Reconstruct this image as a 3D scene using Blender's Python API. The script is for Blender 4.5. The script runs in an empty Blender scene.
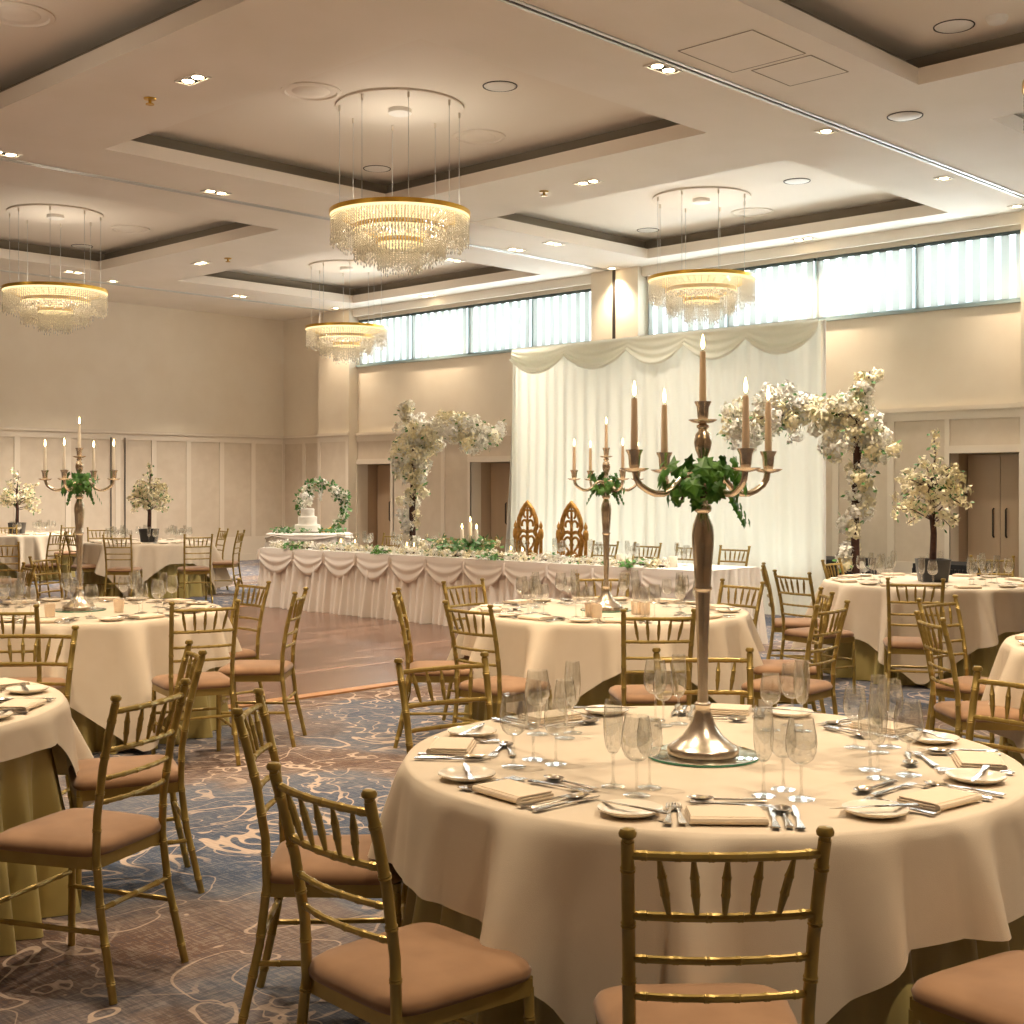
import bpy, math, random
from mathutils import Vector, Matrix
random.seed(7)
PI = math.pi
scene = bpy.context.scene
COL = scene.collection

# ------------------------------------------------------------------ frame of reference
# room axes: +X runs towards the window wall, +Y towards the panelled left wall; the camera stands at the origin
FW, RT = (0.7206, 0.6934), (0.6934, -0.7206)
F, HZ, EYE = 1319.0, 487.0, 1.54
def W(x, d, z=0.0):                       # x to the right of / d ahead of where the camera stands
    return Vector((FW[0]*d + RT[0]*x, FW[1]*d + RT[1]*x, z))
def P(px, py, z):                         # point of height z seen at a pixel
    d = F*(EYE - z)/(py - HZ)
    return W((px-512)/F*d, d, z)
def PD(px, d, z=0.0):
    return W((px-512)/F*d, d, z)
def onX(px, X, z=0.0):                    # point on the plane X = const
    t = (px-512)/F; d = X/(FW[0]+RT[0]*t)
    return W(t*d, d, z)
def onY(px, Y, z=0.0):
    t = (px-512)/F; d = Y/(FW[1]+RT[1]*t)
    return W(t*d, d, z)
def hdg(fx, fd):                          # rotation about Z that turns local +Y to a heading
    v = W(fx, fd); return math.atan2(v.y, v.x) - PI/2

# ------------------------------------------------------------------ materials
def lin(c):
    return tuple(((v/255)/12.92 if v/255 <= .04045 else ((v/255+.055)/1.055)**2.4) for v in c)
def mat(name, rgb, rough=.6, metal=0, **kw):
    m = bpy.data.materials.new(name); m.use_nodes = True
    b = m.node_tree.nodes['Principled BSDF']
    b.inputs['Base Color'].default_value = (*lin(rgb), 1)
    b.inputs['Roughness'].default_value = rough
    b.inputs['Metallic'].default_value = metal
    for k, v in kw.items(): b.inputs[k.replace('_', ' ')].default_value = v
    return m
def nodes(m): return m.node_tree.nodes, m.node_tree.links, m.node_tree.nodes['Principled BSDF']
def vary(m, rgb2, scale=3, detail=4, bump=0, bscale=200, stretch=None):
    n, l, b = nodes(m)
    tc = n.new('ShaderNodeTexCoord'); mp = n.new('ShaderNodeMapping'); l.new(tc.outputs['Object'], mp.inputs[0])
    if stretch: mp.inputs['Scale'].default_value = stretch
    t = n.new('ShaderNodeTexNoise'); t.inputs['Scale'].default_value = scale; t.inputs['Detail'].default_value = detail
    l.new(mp.outputs[0], t.inputs['Vector'])
    r = n.new('ShaderNodeValToRGB'); r.color_ramp.elements[0].position = .35; r.color_ramp.elements[1].position = .65
    r.color_ramp.elements[0].color = b.inputs['Base Color'].default_value
    r.color_ramp.elements[1].color = (*lin(rgb2), 1)
    l.new(t.outputs['Fac'], r.inputs[0]); l.new(r.outputs[0], b.inputs['Base Color'])
    if bump:
        t2 = n.new('ShaderNodeTexNoise'); t2.inputs['Scale'].default_value = bscale
        l.new(mp.outputs[0], t2.inputs['Vector'])
        bp = n.new('ShaderNodeBump'); bp.inputs['Strength'].default_value = bump; bp.inputs['Distance'].default_value = .01
        l.new(t2.outputs['Fac'], bp.inputs['Height']); l.new(bp.outputs[0], b.inputs['Normal'])
    return m
def translucent(name, rgb, fac=.5):
    m = bpy.data.materials.new(name); m.use_nodes = True
    n, l = m.node_tree.nodes, m.node_tree.links
    n.clear(); o = n.new('ShaderNodeOutputMaterial'); mx = n.new('ShaderNodeMixShader'); mx.inputs[0].default_value = fac
    d = n.new('ShaderNodeBsdfDiffuse'); t = n.new('ShaderNodeBsdfTranslucent')
    for s in (d, t): s.inputs[0].default_value = (*lin(rgb), 1)
    l.new(d.outputs[0], mx.inputs[1]); l.new(t.outputs[0], mx.inputs[2]); l.new(mx.outputs[0], o.inputs[0])
    return m
def translucent_p(name, rgb): return mat(name, rgb, .7, Transmission_Weight=0, Subsurface_Weight=0)
M = {}
M['ceiling'] = vary(mat('ceiling_paint', (240, 232, 220), .8), (236, 228, 214), 1.2)
M['coffer'] = mat('coffer_paint', (236, 226, 212), .8)
M['cove'] = mat('shaded_cove_paint', (150, 138, 120), .85)  # darker than the coffer, with the cove's shadow in the colour
M['wall'] = vary(mat('wall_paper', (232, 221, 202), .75), (228, 216, 196), 2, 5, .15, 90)
M['panel'] = vary(mat('panel_fabric', (212, 198, 178), .8), (206, 191, 170), 5, 6, .25, 160)
M['trim'] = mat('trim_paint', (222, 210, 192), .55)
M['recess'] = vary(mat('recess_veneer', (190, 166, 138), .5), (182, 158, 130), 3, 3, stretch=(1, 1, .15))
M['door'] = vary(mat('door_veneer', (194, 168, 138), .45), (186, 160, 130), 3, 3, stretch=(1, 1, .15))
M['dark'] = mat('dark_gap', (52, 44, 36), .7)
M['white'] = mat('white_plastic', (236, 232, 224), .5)
M['track'] = mat('track_metal', (205, 205, 200), .4, .6)
M['gold'] = vary(mat('chair_gold', (172, 148, 82), .34, .55), (160, 136, 72), 14, 2)
M['seat'] = vary(mat('seat_velvet', (152, 114, 78), .75, Sheen_Weight=.25), (138, 101, 66), 9, 3)
M['cloth'] = vary(mat('ivory_cloth', (220, 205, 182), .8), (216, 200, 176), 6, 3, .12, 500)
M['under'] = vary(mat('champagne_satin', (196, 180, 116), .42), (188, 171, 106), 4, 2)
M['napkin'] = mat('napkin_linen', (230, 212, 186), .8)
M['china'] = mat('white_china', (240, 230, 212), .18)
M['steel'] = mat('steel', (205, 198, 188), .2, 1)
M['silver'] = mat('aged_silver', (232, 218, 198), .26, 1)
M['mirror'] = mat('mirror', (228, 236, 230), .03, 1)
M['mirror_edge'] = mat('green_glass_edge', (70, 140, 112), .15)
M['candle'] = mat('candle_wax', (246, 218, 182), .5)
M['candlew'] = mat('candle_ivory', (248, 238, 220), .5)
M['wick'] = mat('wick', (40, 30, 25), .9)
M['ivy'] = vary(mat('ivy_leaf', (56, 112, 36), .45), (92, 146, 48), 30, 2)
M['leafgreen'] = vary(mat('leaf_green', (92, 142, 62), .5), (60, 110, 50), 20, 2)
M['blossom'] = vary(translucent_p('blossom_white', (255, 253, 246)), (252, 248, 232), 2.5, 2)
M['blossomy'] = vary(translucent_p('blossom_cream', (252, 246, 222)), (246, 234, 192), 3, 2)
M['bark'] = vary(mat('bark', (88, 56, 44), .8), (62, 40, 32), 30, 4)
M['pot'] = mat('black_pot', (44, 44, 46), .3)
M['drape'] = translucent('ivory_drape', (246, 246, 234), .4)
M['swag'] = mat('swag_voile', (244, 236, 226), .8)
M['skirt'] = vary(mat('skirt_voile', (248, 242, 234), .8), (246, 238, 228), 3, 2)
M['topcloth'] = mat('white_tablecloth', (242, 238, 230), .8)
M['throne'] = vary(mat('throne_gilt', (214, 164, 84), .38, .35), (186, 134, 62), 25, 3)
M['icing'] = mat('cake_icing', (248, 244, 234), .5)
M['black'] = mat('black_fabric', (22, 21, 22), .7)
M['brass'] = mat('ring_brass', (206, 164, 70), .3, 1)
M['blind_rail'] = mat('blind_rail', (70, 84, 84), .5)
M['winframe'] = mat('window_frame', (150, 168, 168), .5)
M['sprink'] = mat('brass_sprinkler', (190, 150, 60), .3, 1)
M['paper'] = mat('menu_card', (250, 246, 238), .7)
def glow(name, rgb, s):
    m = bpy.data.materials.new(name); m.use_nodes = True
    n, l = m.node_tree.nodes, m.node_tree.links
    n.clear(); o = n.new('ShaderNodeOutputMaterial'); e = n.new('ShaderNodeEmission')
    e.inputs[0].default_value = (*lin(rgb), 1); e.inputs[1].default_value = s; l.new(e.outputs[0], o.inputs[0])
    return m
M['flame'] = glow('flame', (255, 214, 140), 14)
M['lamp'] = glow('downlight_lamp', (255, 226, 180), 14)
M['led'] = glow('led_strip', (255, 222, 160), .8)
def thin_glass(name, tint=(1, 1, 1), rough=.02, base=.05, edge=.75, spec=(1, 1, 1), dark=None):
    # thin clear walls: mirror-like at grazing angles, and darker where one looks along the wall
    m = bpy.data.materials.new(name); m.use_nodes = True
    n, l = m.node_tree.nodes, m.node_tree.links
    n.clear(); o = n.new('ShaderNodeOutputMaterial'); mx = n.new('ShaderNodeMixShader')
    t = n.new('ShaderNodeBsdfTransparent'); g = n.new('ShaderNodeBsdfGlossy')
    t.inputs[0].default_value = (*tint, 1); g.inputs['Roughness'].default_value = rough
    g.inputs[0].default_value = (*spec, 1)
    lw = n.new('ShaderNodeLayerWeight'); lw.inputs[0].default_value = .35
    mr = n.new('ShaderNodeMapRange'); mr.inputs[3].default_value = base; mr.inputs[4].default_value = edge
    pw = n.new('ShaderNodeMath'); pw.operation = 'POWER'; pw.inputs[1].default_value = 2.0
    if dark:
        r = n.new('ShaderNodeValToRGB'); e = r.color_ramp.elements
        e[0].position = .55; e[0].color = (*tint, 1); e[1].position = .97; e[1].color = (*dark, 1)
        l.new(lw.outputs['Facing'], r.inputs[0]); l.new(r.outputs[0], t.inputs[0])
    l.new(lw.outputs['Facing'], pw.inputs[0]); l.new(pw.outputs[0], mr.inputs[0]); l.new(mr.outputs[0], mx.inputs[0])
    l.new(t.outputs[0], mx.inputs[1]); l.new(g.outputs[0], mx.inputs[2]); l.new(mx.outputs[0], o.inputs[0])
    return m
M['glass'] = thin_glass('clear_glass', (.97, .975, .97), .03, .13, .85, dark=(.3, .29, .27))
M['pane'] = thin_glass('window_glass', (.96, .98, .97), .02, .03, .5)
M['vase'] = thin_glass('vase_glass', (.97, .97, .96), .03, .06, .6, dark=(.5, .5, .48))
def crystal():
    m = thin_glass('crystal', (.93, .91, .86), .06, .35, .95)
    n, l = m.node_tree.nodes, m.node_tree.links
    out = [x for x in n if x.type == 'OUTPUT_MATERIAL'][0]
    old = out.inputs[0].links[0].from_socket
    d = n.new('ShaderNodeBsdfTranslucent'); d.inputs[0].default_value = (.95, .92, .86, 1)
    d2 = n.new('ShaderNodeBsdfDiffuse'); d2.inputs[0].default_value = (.95, .92, .86, 1)
    a = n.new('ShaderNodeMixShader'); a.inputs[0].default_value = .5
    b = n.new('ShaderNodeMixShader'); b.inputs[0].default_value = .35
    l.new(d.outputs[0], a.inputs[1]); l.new(d2.outputs[0], a.inputs[2])
    l.new(old, b.inputs[1]); l.new(a.outputs[0], b.inputs[2]); l.new(b.outputs[0], out.inputs[0])
    return m
M['crystal'] = crystal()
M['slat'] = translucent('blind_slat', (182, 185, 182), .5)
M['frost'] = translucent('frosted_cup', (252, 240, 222), .45)
M['petal'] = M['blossom']

def carpet():
    m = mat('carpet', (100, 105, 115), .95)
    n, l, b = nodes(m)
    tc = n.new('ShaderNodeTexCoord')
    def noise(s, d=3, dist=0, vec=None, rough=.5):
        t = n.new('ShaderNodeTexNoise'); t.inputs['Scale'].default_value = s; t.inputs['Detail'].default_value = d
        t.inputs['Distortion'].default_value = dist; t.inputs['Roughness'].default_value = rough
        l.new(vec or tc.outputs['Object'], t.inputs['Vector']); return t.outputs['Fac']
    def ramp(src, stops):
        r = n.new('ShaderNodeValToRGB'); e = r.color_ramp.elements
        while len(e) < len(stops): e.new(.5)
        for i, (p, c) in enumerate(stops):
            e[i].position = p; e[i].color = (*lin(c), 1)
        l.new(src, r.inputs[0]); return r.outputs[0]
    def math_(op, a, bb=None, c=None):
        t = n.new('ShaderNodeMath'); t.operation = op
        for i, v in enumerate((a, bb, c)):
            if v is None: continue
            if isinstance(v, (int, float)): t.inputs[i].default_value = v
            else: l.new(v, t.inputs[i])
        return t.outputs[0]
    def mix(f, a, bb):
        t = n.new('ShaderNodeMix'); t.data_type = 'RGBA'
        l.new(f, t.inputs[0])
        for i, v in ((6, a), (7, bb)):
            if isinstance(v, tuple): t.inputs[i].default_value = (*lin(v), 1)
            else: l.new(v, t.inputs[i])
        return t.outputs[2]
    ground = ramp(noise(.75, 4, .6), [(.38, (62, 74, 94)), (.5, (92, 95, 104)), (.57, (108, 92, 84)), (.66, (96, 70, 54))])
    # fine woven flecks
    mp = n.new('ShaderNodeMapping'); mp.inputs['Scale'].default_value = (60, 6, 1); l.new(tc.outputs['Object'], mp.inputs[0])
    mp2 = n.new('ShaderNodeMapping'); mp2.inputs['Scale'].default_value = (6, 60, 1); l.new(tc.outputs['Object'], mp2.inputs[0])
    w1 = noise(1.5, 3, 0, mp.outputs[0], .7); w2 = noise(1.5, 3, 0, mp2.outputs[0], .7)
    wv = math_('MULTIPLY', math_('ADD', w1, w2), .5)
    fleck = math_('MULTIPLY', math_('GREATER_THAN', wv, .53), .38)
    c1 = mix(fleck, ground, (150, 140, 130))
    dk = math_('MULTIPLY', math_('LESS_THAN', wv, .45), .45)
    c1 = mix(dk, c1, (58, 62, 74))
    # swirling cream veins: level lines of a warped noise, broken up by a mask
    def veins(s, dist, k, wid, soft):
        v = math_('MULTIPLY', noise(s, 1.5, dist), k)
        fr = math_('ABSOLUTE', math_('SUBTRACT', math_('FRACT', v), .5))
        t = n.new('ShaderNodeMapRange'); l.new(fr, t.inputs[0])
        t.inputs[1].default_value = wid; t.inputs[2].default_value = wid+soft; t.inputs[3].default_value = 1; t.inputs[4].default_value = 0
        return t.outputs[0]
    mask = n.new('ShaderNodeMapRange'); l.new(noise(.9, 2, 0), mask.inputs[0]); mask.inputs[1].default_value = .42; mask.inputs[2].default_value = .54
    v1 = math_('MULTIPLY', veins(1.9, 2.0, 5.0, .062, .02), mask.outputs[0])
    v2 = math_('MULTIPLY', veins(1.1, 2.8, 4.5, .028, .012), .7)
    vv = math_('MULTIPLY', math_('MAXIMUM', v1, v2), math_('ADD', math_('MULTIPLY', w1, .8), .42))
    c2 = mix(vv, c1, (192, 170, 150))
    l.new(c2, b.inputs['Base Color'])
    bp = n.new('ShaderNodeBump'); bp.inputs['Strength'].default_value = .3; bp.inputs['Distance'].default_value = .01
    l.new(wv, bp.inputs['Height']); l.new(bp.outputs[0], b.inputs['Normal'])
    return m
M['carpet'] = carpet()
def parquet():
    m = mat('parquet', (120, 84, 66), .26)
    n, l, b = nodes(m)
    tc = n.new('ShaderNodeTexCoord')
    br = n.new('ShaderNodeTexBrick'); br.inputs['Scale'].default_value = 1
    br.inputs['Brick Width'].default_value = 1.3; br.inputs['Row Height'].default_value = .13
    br.inputs['Mortar Size'].default_value = .006; br.inputs['Mortar'].default_value = (*lin((52, 34, 28)), 1)
    br.inputs['Color1'].default_value = (*lin((140, 108, 92)), 1); br.inputs['Color2'].default_value = (*lin((98, 72, 58)), 1)
    l.new(tc.outputs['Object'], br.inputs['Vector'])
    mp = n.new('ShaderNodeMapping'); mp.inputs['Scale'].default_value = (1, 14, 1); l.new(tc.outputs['Object'], mp.inputs[0])
    t = n.new('ShaderNodeTexNoise'); t.inputs['Scale'].default_value = 2.2; t.inputs['Detail'].default_value = 5; l.new(mp.outputs[0], t.inputs['Vector'])
    mx = n.new('ShaderNodeMix'); mx.data_type = 'RGBA'; mx.blend_type = 'OVERLAY'; mx.inputs[0].default_value = .5
    l.new(br.outputs['Color'], mx.inputs[6]); l.new(t.outputs['Fac'], mx.inputs[7]); l.new(mx.outputs[2], b.inputs['Base Color'])
    return m
M['parquet'] = parquet()
M['edge'] = mat('oak_edge', (176, 128, 84), .4)

# ------------------------------------------------------------------ mesh building
class MB:
    def __init__(s): s.v, s.f = [], []
    def add(s, vs, fs, mx=None):
        o = len(s.v)
        s.v += [(mx @ Vector(v)) if mx else Vector(v) for v in vs]
        s.f += [tuple(i+o for i in f) for f in fs]
        return s
    def box(s, x0, x1, y0, y1, z0, z1, mx=None):
        vs = [(x, y, z) for z in (z0, z1) for y in (y0, y1) for x in (x0, x1)]
        return s.add(vs, [(0, 2, 3, 1), (4, 5, 7, 6), (0, 1, 5, 4), (2, 6, 7, 3), (0, 4, 6, 2), (1, 3, 7, 5)], mx)
    def tube(s, pts, r, n=8, caps=True, mx=None, flat=None):
        pts = [Vector(p) for p in pts]; k = len(pts)
        if not isinstance(r, (list, tuple)): r = [r]*k
        vs, fs = [], []; ref = None
        for i, p in enumerate(pts):
            t = (pts[min(i+1, k-1)] - pts[max(i-1, 0)]).normalized()
            if ref is None:
                ref = Vector((0, 0, 1)) if abs(t.z) < .9 else Vector((1, 0, 0))
            a = (ref - t*ref.dot(t))
            if a.length < 1e-5: a = t.orthogonal()
            a.normalize(); ref = a; b = t.cross(a)
            for j in range(n):
                q = 2*PI*j/n
                vs.append(p + (a*math.cos(q)*(flat or 1) + b*math.sin(q))*r[i])
        for i in range(k-1):
            for j in range(n):
                fs.append((i*n+j, i*n+(j+1) % n, (i+1)*n+(j+1) % n, (i+1)*n+j))
        if caps: fs += [tuple(range(n-1, -1, -1)), tuple((k-1)*n+j for j in range(n))]
        return s.add(vs, fs, mx)
    def lathe(s, prof, n=20, c=(0, 0, 0), mx=None, power=2, sx=1, sy=1):
        vs, fs = [], []; k = len(prof)
        for (r, z) in prof:
            for j in range(n):
                q = 2*PI*j/n; cx, cy = math.cos(q), math.sin(q)
                if power != 2:
                    cx = math.copysign(abs(cx)**(2/power), cx); cy = math.copysign(abs(cy)**(2/power), cy)
                vs.append((c[0]+r*cx*sx, c[1]+r*cy*sy, c[2]+z))
        for i in range(k-1):
            for j in range(n):
                fs.append((i*n+j, i*n+(j+1) % n, (i+1)*n+(j+1) % n, (i+1)*n+j))
        if prof[0][0] > 1e-6: fs.append(tuple(range(n-1, -1, -1)))
        if prof[-1][0] > 1e-6: fs.append(tuple((k-1)*n+j for j in range(n)))
        return s.add(vs, fs, mx)
    def grid(s, nu, nv, fn, closed=False, mx=None):
        vs = [fn(i/(nu if closed else nu-1), j/(nv-1)) for j in range(nv) for i in range(nu)]
        fs = []
        for j in range(nv-1):
            for i in range(nu if closed else nu-1):
                a, b = j*nu+i, j*nu+(i+1) % nu
                fs.append((a, b, b+nu, a+nu))
        return s.add(vs, fs, mx)
    def quad(s, p, a, b): # corner quad centred at p spanned by half vectors a, b
        return s.add([p-a-b, p+a-b, p+a+b, p-a+b], [(0, 1, 2, 3)])
    def build(s, name, m, parent=None, loc=None, smooth=True, ang=40, kind=None, label=None):
        me = bpy.data.meshes.new(name); me.from_pydata([tuple(v) for v in s.v], [], s.f)
        if smooth:
            me.polygons.foreach_set('use_smooth', [True]*len(me.polygons)); me.set_sharp_from_angle(angle=math.radians(ang))
        me.materials.append(m)
        o = bpy.data.objects.new(name, me); COL.objects.link(o)
        if parent: o.parent = parent
        if loc is not None: o.location = loc
        if kind: o['kind'] = kind
        if label: o['label'] = label
        return o
def tag(o, label, cat, group=None, kind=None):
    o['label'] = label; o['category'] = cat
    if group: o['group'] = group
    if kind: o['kind'] = kind
    return o
def thing(name, label, cat, loc=(0, 0, 0), rz=0, group=None):
    o = bpy.data.objects.new(name, None); COL.objects.link(o); o.empty_display_size = .1
    o.location = loc; o.rotation_euler = (0, 0, rz)
    return tag(o, label, cat, group)
def kids(o): return KID.get(o.name) or [c for c in o.children]
KID = {}
def copy_tree(o, parent=None):
    ch = KID.setdefault(o.name, list(o.children))
    c = o.copy(); COL.objects.link(c)
    if parent: c.parent = parent
    KID[c.name] = [copy_tree(x, c) for x in ch]
    return c
def inst(proto, used, loc, rz, label, group=None, cat=None):
    o = proto if not used[0] else copy_tree(proto)
    used[0] = True
    o.location = loc; o.rotation_euler = (0, 0, rz); o['label'] = label
    if group: o['group'] = group
    return o
class Kind:                                # first placing moves the prototype itself, later ones copy it
    def __init__(s, make): s.make, s.o = make, None
    def __call__(s, loc, rz, label, group=None, tilt=None):
        if s.o is None: s.o = o = s.make()
        else: o = copy_tree(s.o)
        o.location = loc; o.rotation_euler = (tilt or 0, 0, rz); o['label'] = label
        if group: o['group'] = group
        elif 'group' in o: del o['group']
        return o
def struct(mb, name, m, parent=None, **k):
    o = mb.build(name, m, parent, **k)
    if not parent: o['kind'] = 'structure'
    return o

# ------------------------------------------------------------------ the room
XW, YL, ZC = 17.1, 23.3, 5.13
XB, YB = -3.2, -4.2
struct(MB().box(XB, XW+1, YB, YL, -.1, 0), 'floor', M['carpet'], smooth=False)
DX0, DX1, DY0, DY1 = 4.3, 10.6, 7.85, 14.15
tag(struct(MB().box(DX0, DX1, DY0, DY1, 0, .012), 'dance_floor', M['parquet'], smooth=False), 'dark wood plank dance floor in front of the long top table', 'floor', kind='structure')
e = MB(); w = .12
e.box(DX0-w, DX1+w, DY0-w, DY0, 0, .013); e.box(DX0-w, DX1+w, DY1, DY1+w, 0, .013); e.box(DX0-w, DX0, DY0, DY1, 0, .013); e.box(DX1, DX1+w, DY0, DY1, 0, .013)
struct(e, 'trim_floor_edge', M['edge'], smooth=False)

CX = [(1.75, 5.65), (7.1, 11.0), (12.5, 16.4)]
CY = [(.6, 5.55), (7.85, 12.83), (15.1, 20.1)]
c = MB()
xs = [XB] + [v for p in CX for v in p] + [XW]; ys = [YB] + [v for p in CY for v in p] + [YL]
for i in range(len(xs)-1):
    for j in range(len(ys)-1):
        if i % 2 == 1 and j % 2 == 1: continue
        c.add([(xs[i], ys[j], ZC), (xs[i], ys[j+1], ZC), (xs[i+1], ys[j+1], ZC), (xs[i+1], ys[j], ZC)], [(0, 1, 2, 3)])
c.box(XB, XW+.4, YB, YL, ZC+.45, ZC+.5)
struct(c, 'ceiling', M['ceiling'], smooth=False)
ZL, ZT, LO = ZC+.15, ZC+.33, .24
for (x0, x1) in CX:
    for (y0, y1) in CY:
        m = MB(); lp = [(x0, y0), (x1, y0), (x1, y1), (x0, y1)]
        for k in range(4):
            a, b = lp[k], lp[(k+1) % 4]
            m.add([(*a, ZC), (*b, ZC), (*b, ZL), (*a, ZL)], [(0, 1, 2, 3)])
        X0, X1, Y0, Y1 = x0-LO, x1+LO, y0-LO, y1+LO
        m.add([(X0, Y0, ZT), (X1, Y0, ZT), (X1, Y1, ZT), (X0, Y1, ZT)], [(3, 2, 1, 0)])
        o = struct(m, 'ceiling_coffer', M['coffer'], smooth=False)
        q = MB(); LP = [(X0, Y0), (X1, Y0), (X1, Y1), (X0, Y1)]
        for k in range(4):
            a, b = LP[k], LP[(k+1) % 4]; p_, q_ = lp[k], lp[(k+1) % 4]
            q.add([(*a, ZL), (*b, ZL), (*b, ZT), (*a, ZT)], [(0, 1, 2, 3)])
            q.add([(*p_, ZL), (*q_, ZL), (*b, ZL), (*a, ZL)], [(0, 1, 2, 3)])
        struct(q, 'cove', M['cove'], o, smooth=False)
for i, y in enumerate((6.75, 14.0, 21.25)):
    t = MB(); t.box(XB, XW-.2, y-.05, y-.018, ZC-.012, ZC); t.box(XB, XW-.2, y+.018, y+.05, ZC-.012, ZC)
    o = struct(t, 'trim_ceiling_track_%d' % (i+1), M['track'], smooth=False)
    struct(MB().box(XB, XW-.2, y-.018, y+.018, ZC-.004, ZC-.001), 'track_slot', M['dark'], o, smooth=False)

# left wall and the two walls behind the camera
struct(MB().box(XB, XW+.5, YL, YL+.2, 0, ZC), 'wall_left', M['wall'], smooth=False)
struct(MB().box(XB-.2, XB, YB, YL, 0, ZC), 'wall_back', M['recess'], smooth=False)
struct(MB().box(XB, XW+.5, YB-.2, YB, 0, ZC), 'wall_front', M['recess'], smooth=False)
def panelling_left():
    y = YL; st = MB(); pn = MB()
    edges = [17.1, 16.3, 15.52, 14.73, 13.94, 13.15]
    v = 12.12
    while v > XB: edges.append(v); v -= 1.0
    pn.box(XB, XW, y-.012, y, .5, 2.46)
    st.box(XB, XW, y-.03, y, .14, .5)
    st.box(XB, XW, y-.03, y, 2.46, 2.58); st.box(XB, XW, y-.06, y, 2.58, 2.64)
    for e in edges:
        st.box(e-.055, e+.055, y-.03, y, .5, 2.46)
    struct(pn, 'trim_1', M['panel'], smooth=False); struct(st, 'trim_2', M['trim'], smooth=False)
    g = MB()
    for e in (13.0, 13.3): g.box(e-.012, e+.012, y-.034, y-.03, .14, 2.5)
    struct(g, 'trim_3', M['dark'], smooth=False)
    struct(MB().box(XB, XW, y-.045, y, 0, .14), 'baseboard_left', M['trim'], smooth=False)
panelling_left()
# window wall
COLS = [(20.8, 21.8), (13.4, 14.4), (6.1, 7.1), (-1.2, -.2)]
OPEN = [(19.75, 20.78), (16.45, 17.5), (7.2, 8.16)]
ZS, ZW, ZD = 4.0, 4.92, 2.0
WIN = [(14.4, 20.8), (7.1, 13.4), (-.2, 6.1)]
wm = MB()
prev = YB
for a, b in sorted(OPEN):
    wm.box(XW, XW+.25, prev, a, 0, ZD); prev = b
wm.box(XW, XW+.25, prev, YL, 0, ZD); wm.box(XW, XW+.25, YB, YL, ZD, ZS); wm.box(XW, XW+.25, YB, YL, ZW, ZC)
prev = YB
for a, b in sorted(WIN):
    wm.box(XW, XW+.25, prev, a, ZS, ZW); prev = b
wm.box(XW, XW+.25, prev, YL, ZS, ZW)
struct(wm, 'wall_right', M['wall'], smooth=False)
for i, (a, b) in enumerate(COLS):
    m = MB().box(XW-.22, XW, a, b, 0, ZC)
    o = struct(m, 'wall_pillar', M['wall'], smooth=False)
    s = MB(); x = XW-.22
    s.box(x-.02, x, a, b, .14, .5); s.box(x-.02, x, a, b, 2.46, 2.58); s.box(x-.05, x, a-.02, b+.02, 2.58, 2.64)
    for yy in (a, b-.09): s.box(x-.02, x, yy, yy+.09, .5, 2.46)
    struct(s, 'trim', M['trim'], o, smooth=False)
    struct(MB().box(x-.01, x, a+.09, b-.09, .5, 2.46), 'panel', M['panel'], o, smooth=False)
    if i == 1: struct(MB().box(x-.012, x, (a+b)/2-.03, (a+b)/2+.03, 2.64, ZC), 'channel', M['dark'], o, smooth=False)
pn = MB(); st = MB(); bb = MB()
def span(a, b):                            # free wall between two pillars
    ops = sorted([o for o in OPEN if a-.1 <= o[0] and o[1] <= b+.1])
    x = XW
    st.box(x-.03, x, a, b, 2.46, 2.58); st.box(x-.06, x, a, b, 2.58, 2.64)
    segs = []; p = a
    for o in ops:
        segs.append((p, o[0])); p = o[1]
        st.box(x-.035, x, o[0]-.07, o[0], 0, ZD+.1); st.box(x-.035, x, o[1], o[1]+.07, 0, ZD+.1)
        st.box(x-.038, x, o[0]-.072, o[1]+.072, ZD, ZD+.102)
        pn.box(x-.012, x, o[0], o[1], ZD+.1, 2.46)
    segs.append((p, b))
    for (p, q) in segs:
        if q-p < .15: continue
        st.box(x-.03, x, p, q, .14, .5); bb.box(x-.045, x, p, q, 0, .14); pn.box(x-.012, x, p, q, .5, 2.46)
        k = max(1, round((q-p)/.85))
        for i in range(1, k): st.box(x-.03, x, p+(q-p)*i/k-.05, p+(q-p)*i/k+.05, .5, 2.46)
        for yy in (p, q-.07): st.box(x-.03, x, yy, yy+.07, .5, 2.46)
span(21.8, YL); span(14.4, 20.8); span(7.1, 13.4); span(-.2, 6.1)
struct(pn, 'trim_4', M['panel'], smooth=False); struct(st, 'trim_5', M['trim'], smooth=False); struct(bb, 'baseboard_right', M['trim'], smooth=False)
for i, (a, b) in enumerate(OPEN):          # recessed double doors
    m = MB(); d = .3
    m.box(XW+.25, XW+.25+d, a-.03, a, 0, ZD+.03); m.box(XW+.25, XW+.25+d, b, b+.03, 0, ZD+.03)
    m.box(XW+.25, XW+.25+d, a, b, ZD, ZD+.03)
    fr = struct(m, 'door_%d' % (i+1), M['recess'], smooth=False)
    struct(MB().box(XW+.25+d, XW+.3+d, a-.05, b+.05, 0, ZD+.05), 'light_stop_board', M['recess'], fr, smooth=False)  # added behind the leaves to stop outside light leaking through the gaps
    h = (a+b)/2
    for k, (p, q) in enumerate(((a+.02, h-.004), (h+.004, b-.02))):
        lf = struct(MB().box(XW+.25+d-.06, XW+.25+d, p, q, .01, ZD-.02), 'door_leaf', M['door'], fr, smooth=False)
        hy = h-.09 if k == 0 else h+.09
        struct(MB().tube([(XW+.2+d, hy, .85), (XW+.19+d-.03, hy, .87), (XW+.19+d-.03, hy, 1.23), (XW+.2+d, hy, 1.25)], .012, 6), 'door_handle', M['dark'], lf)
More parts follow.
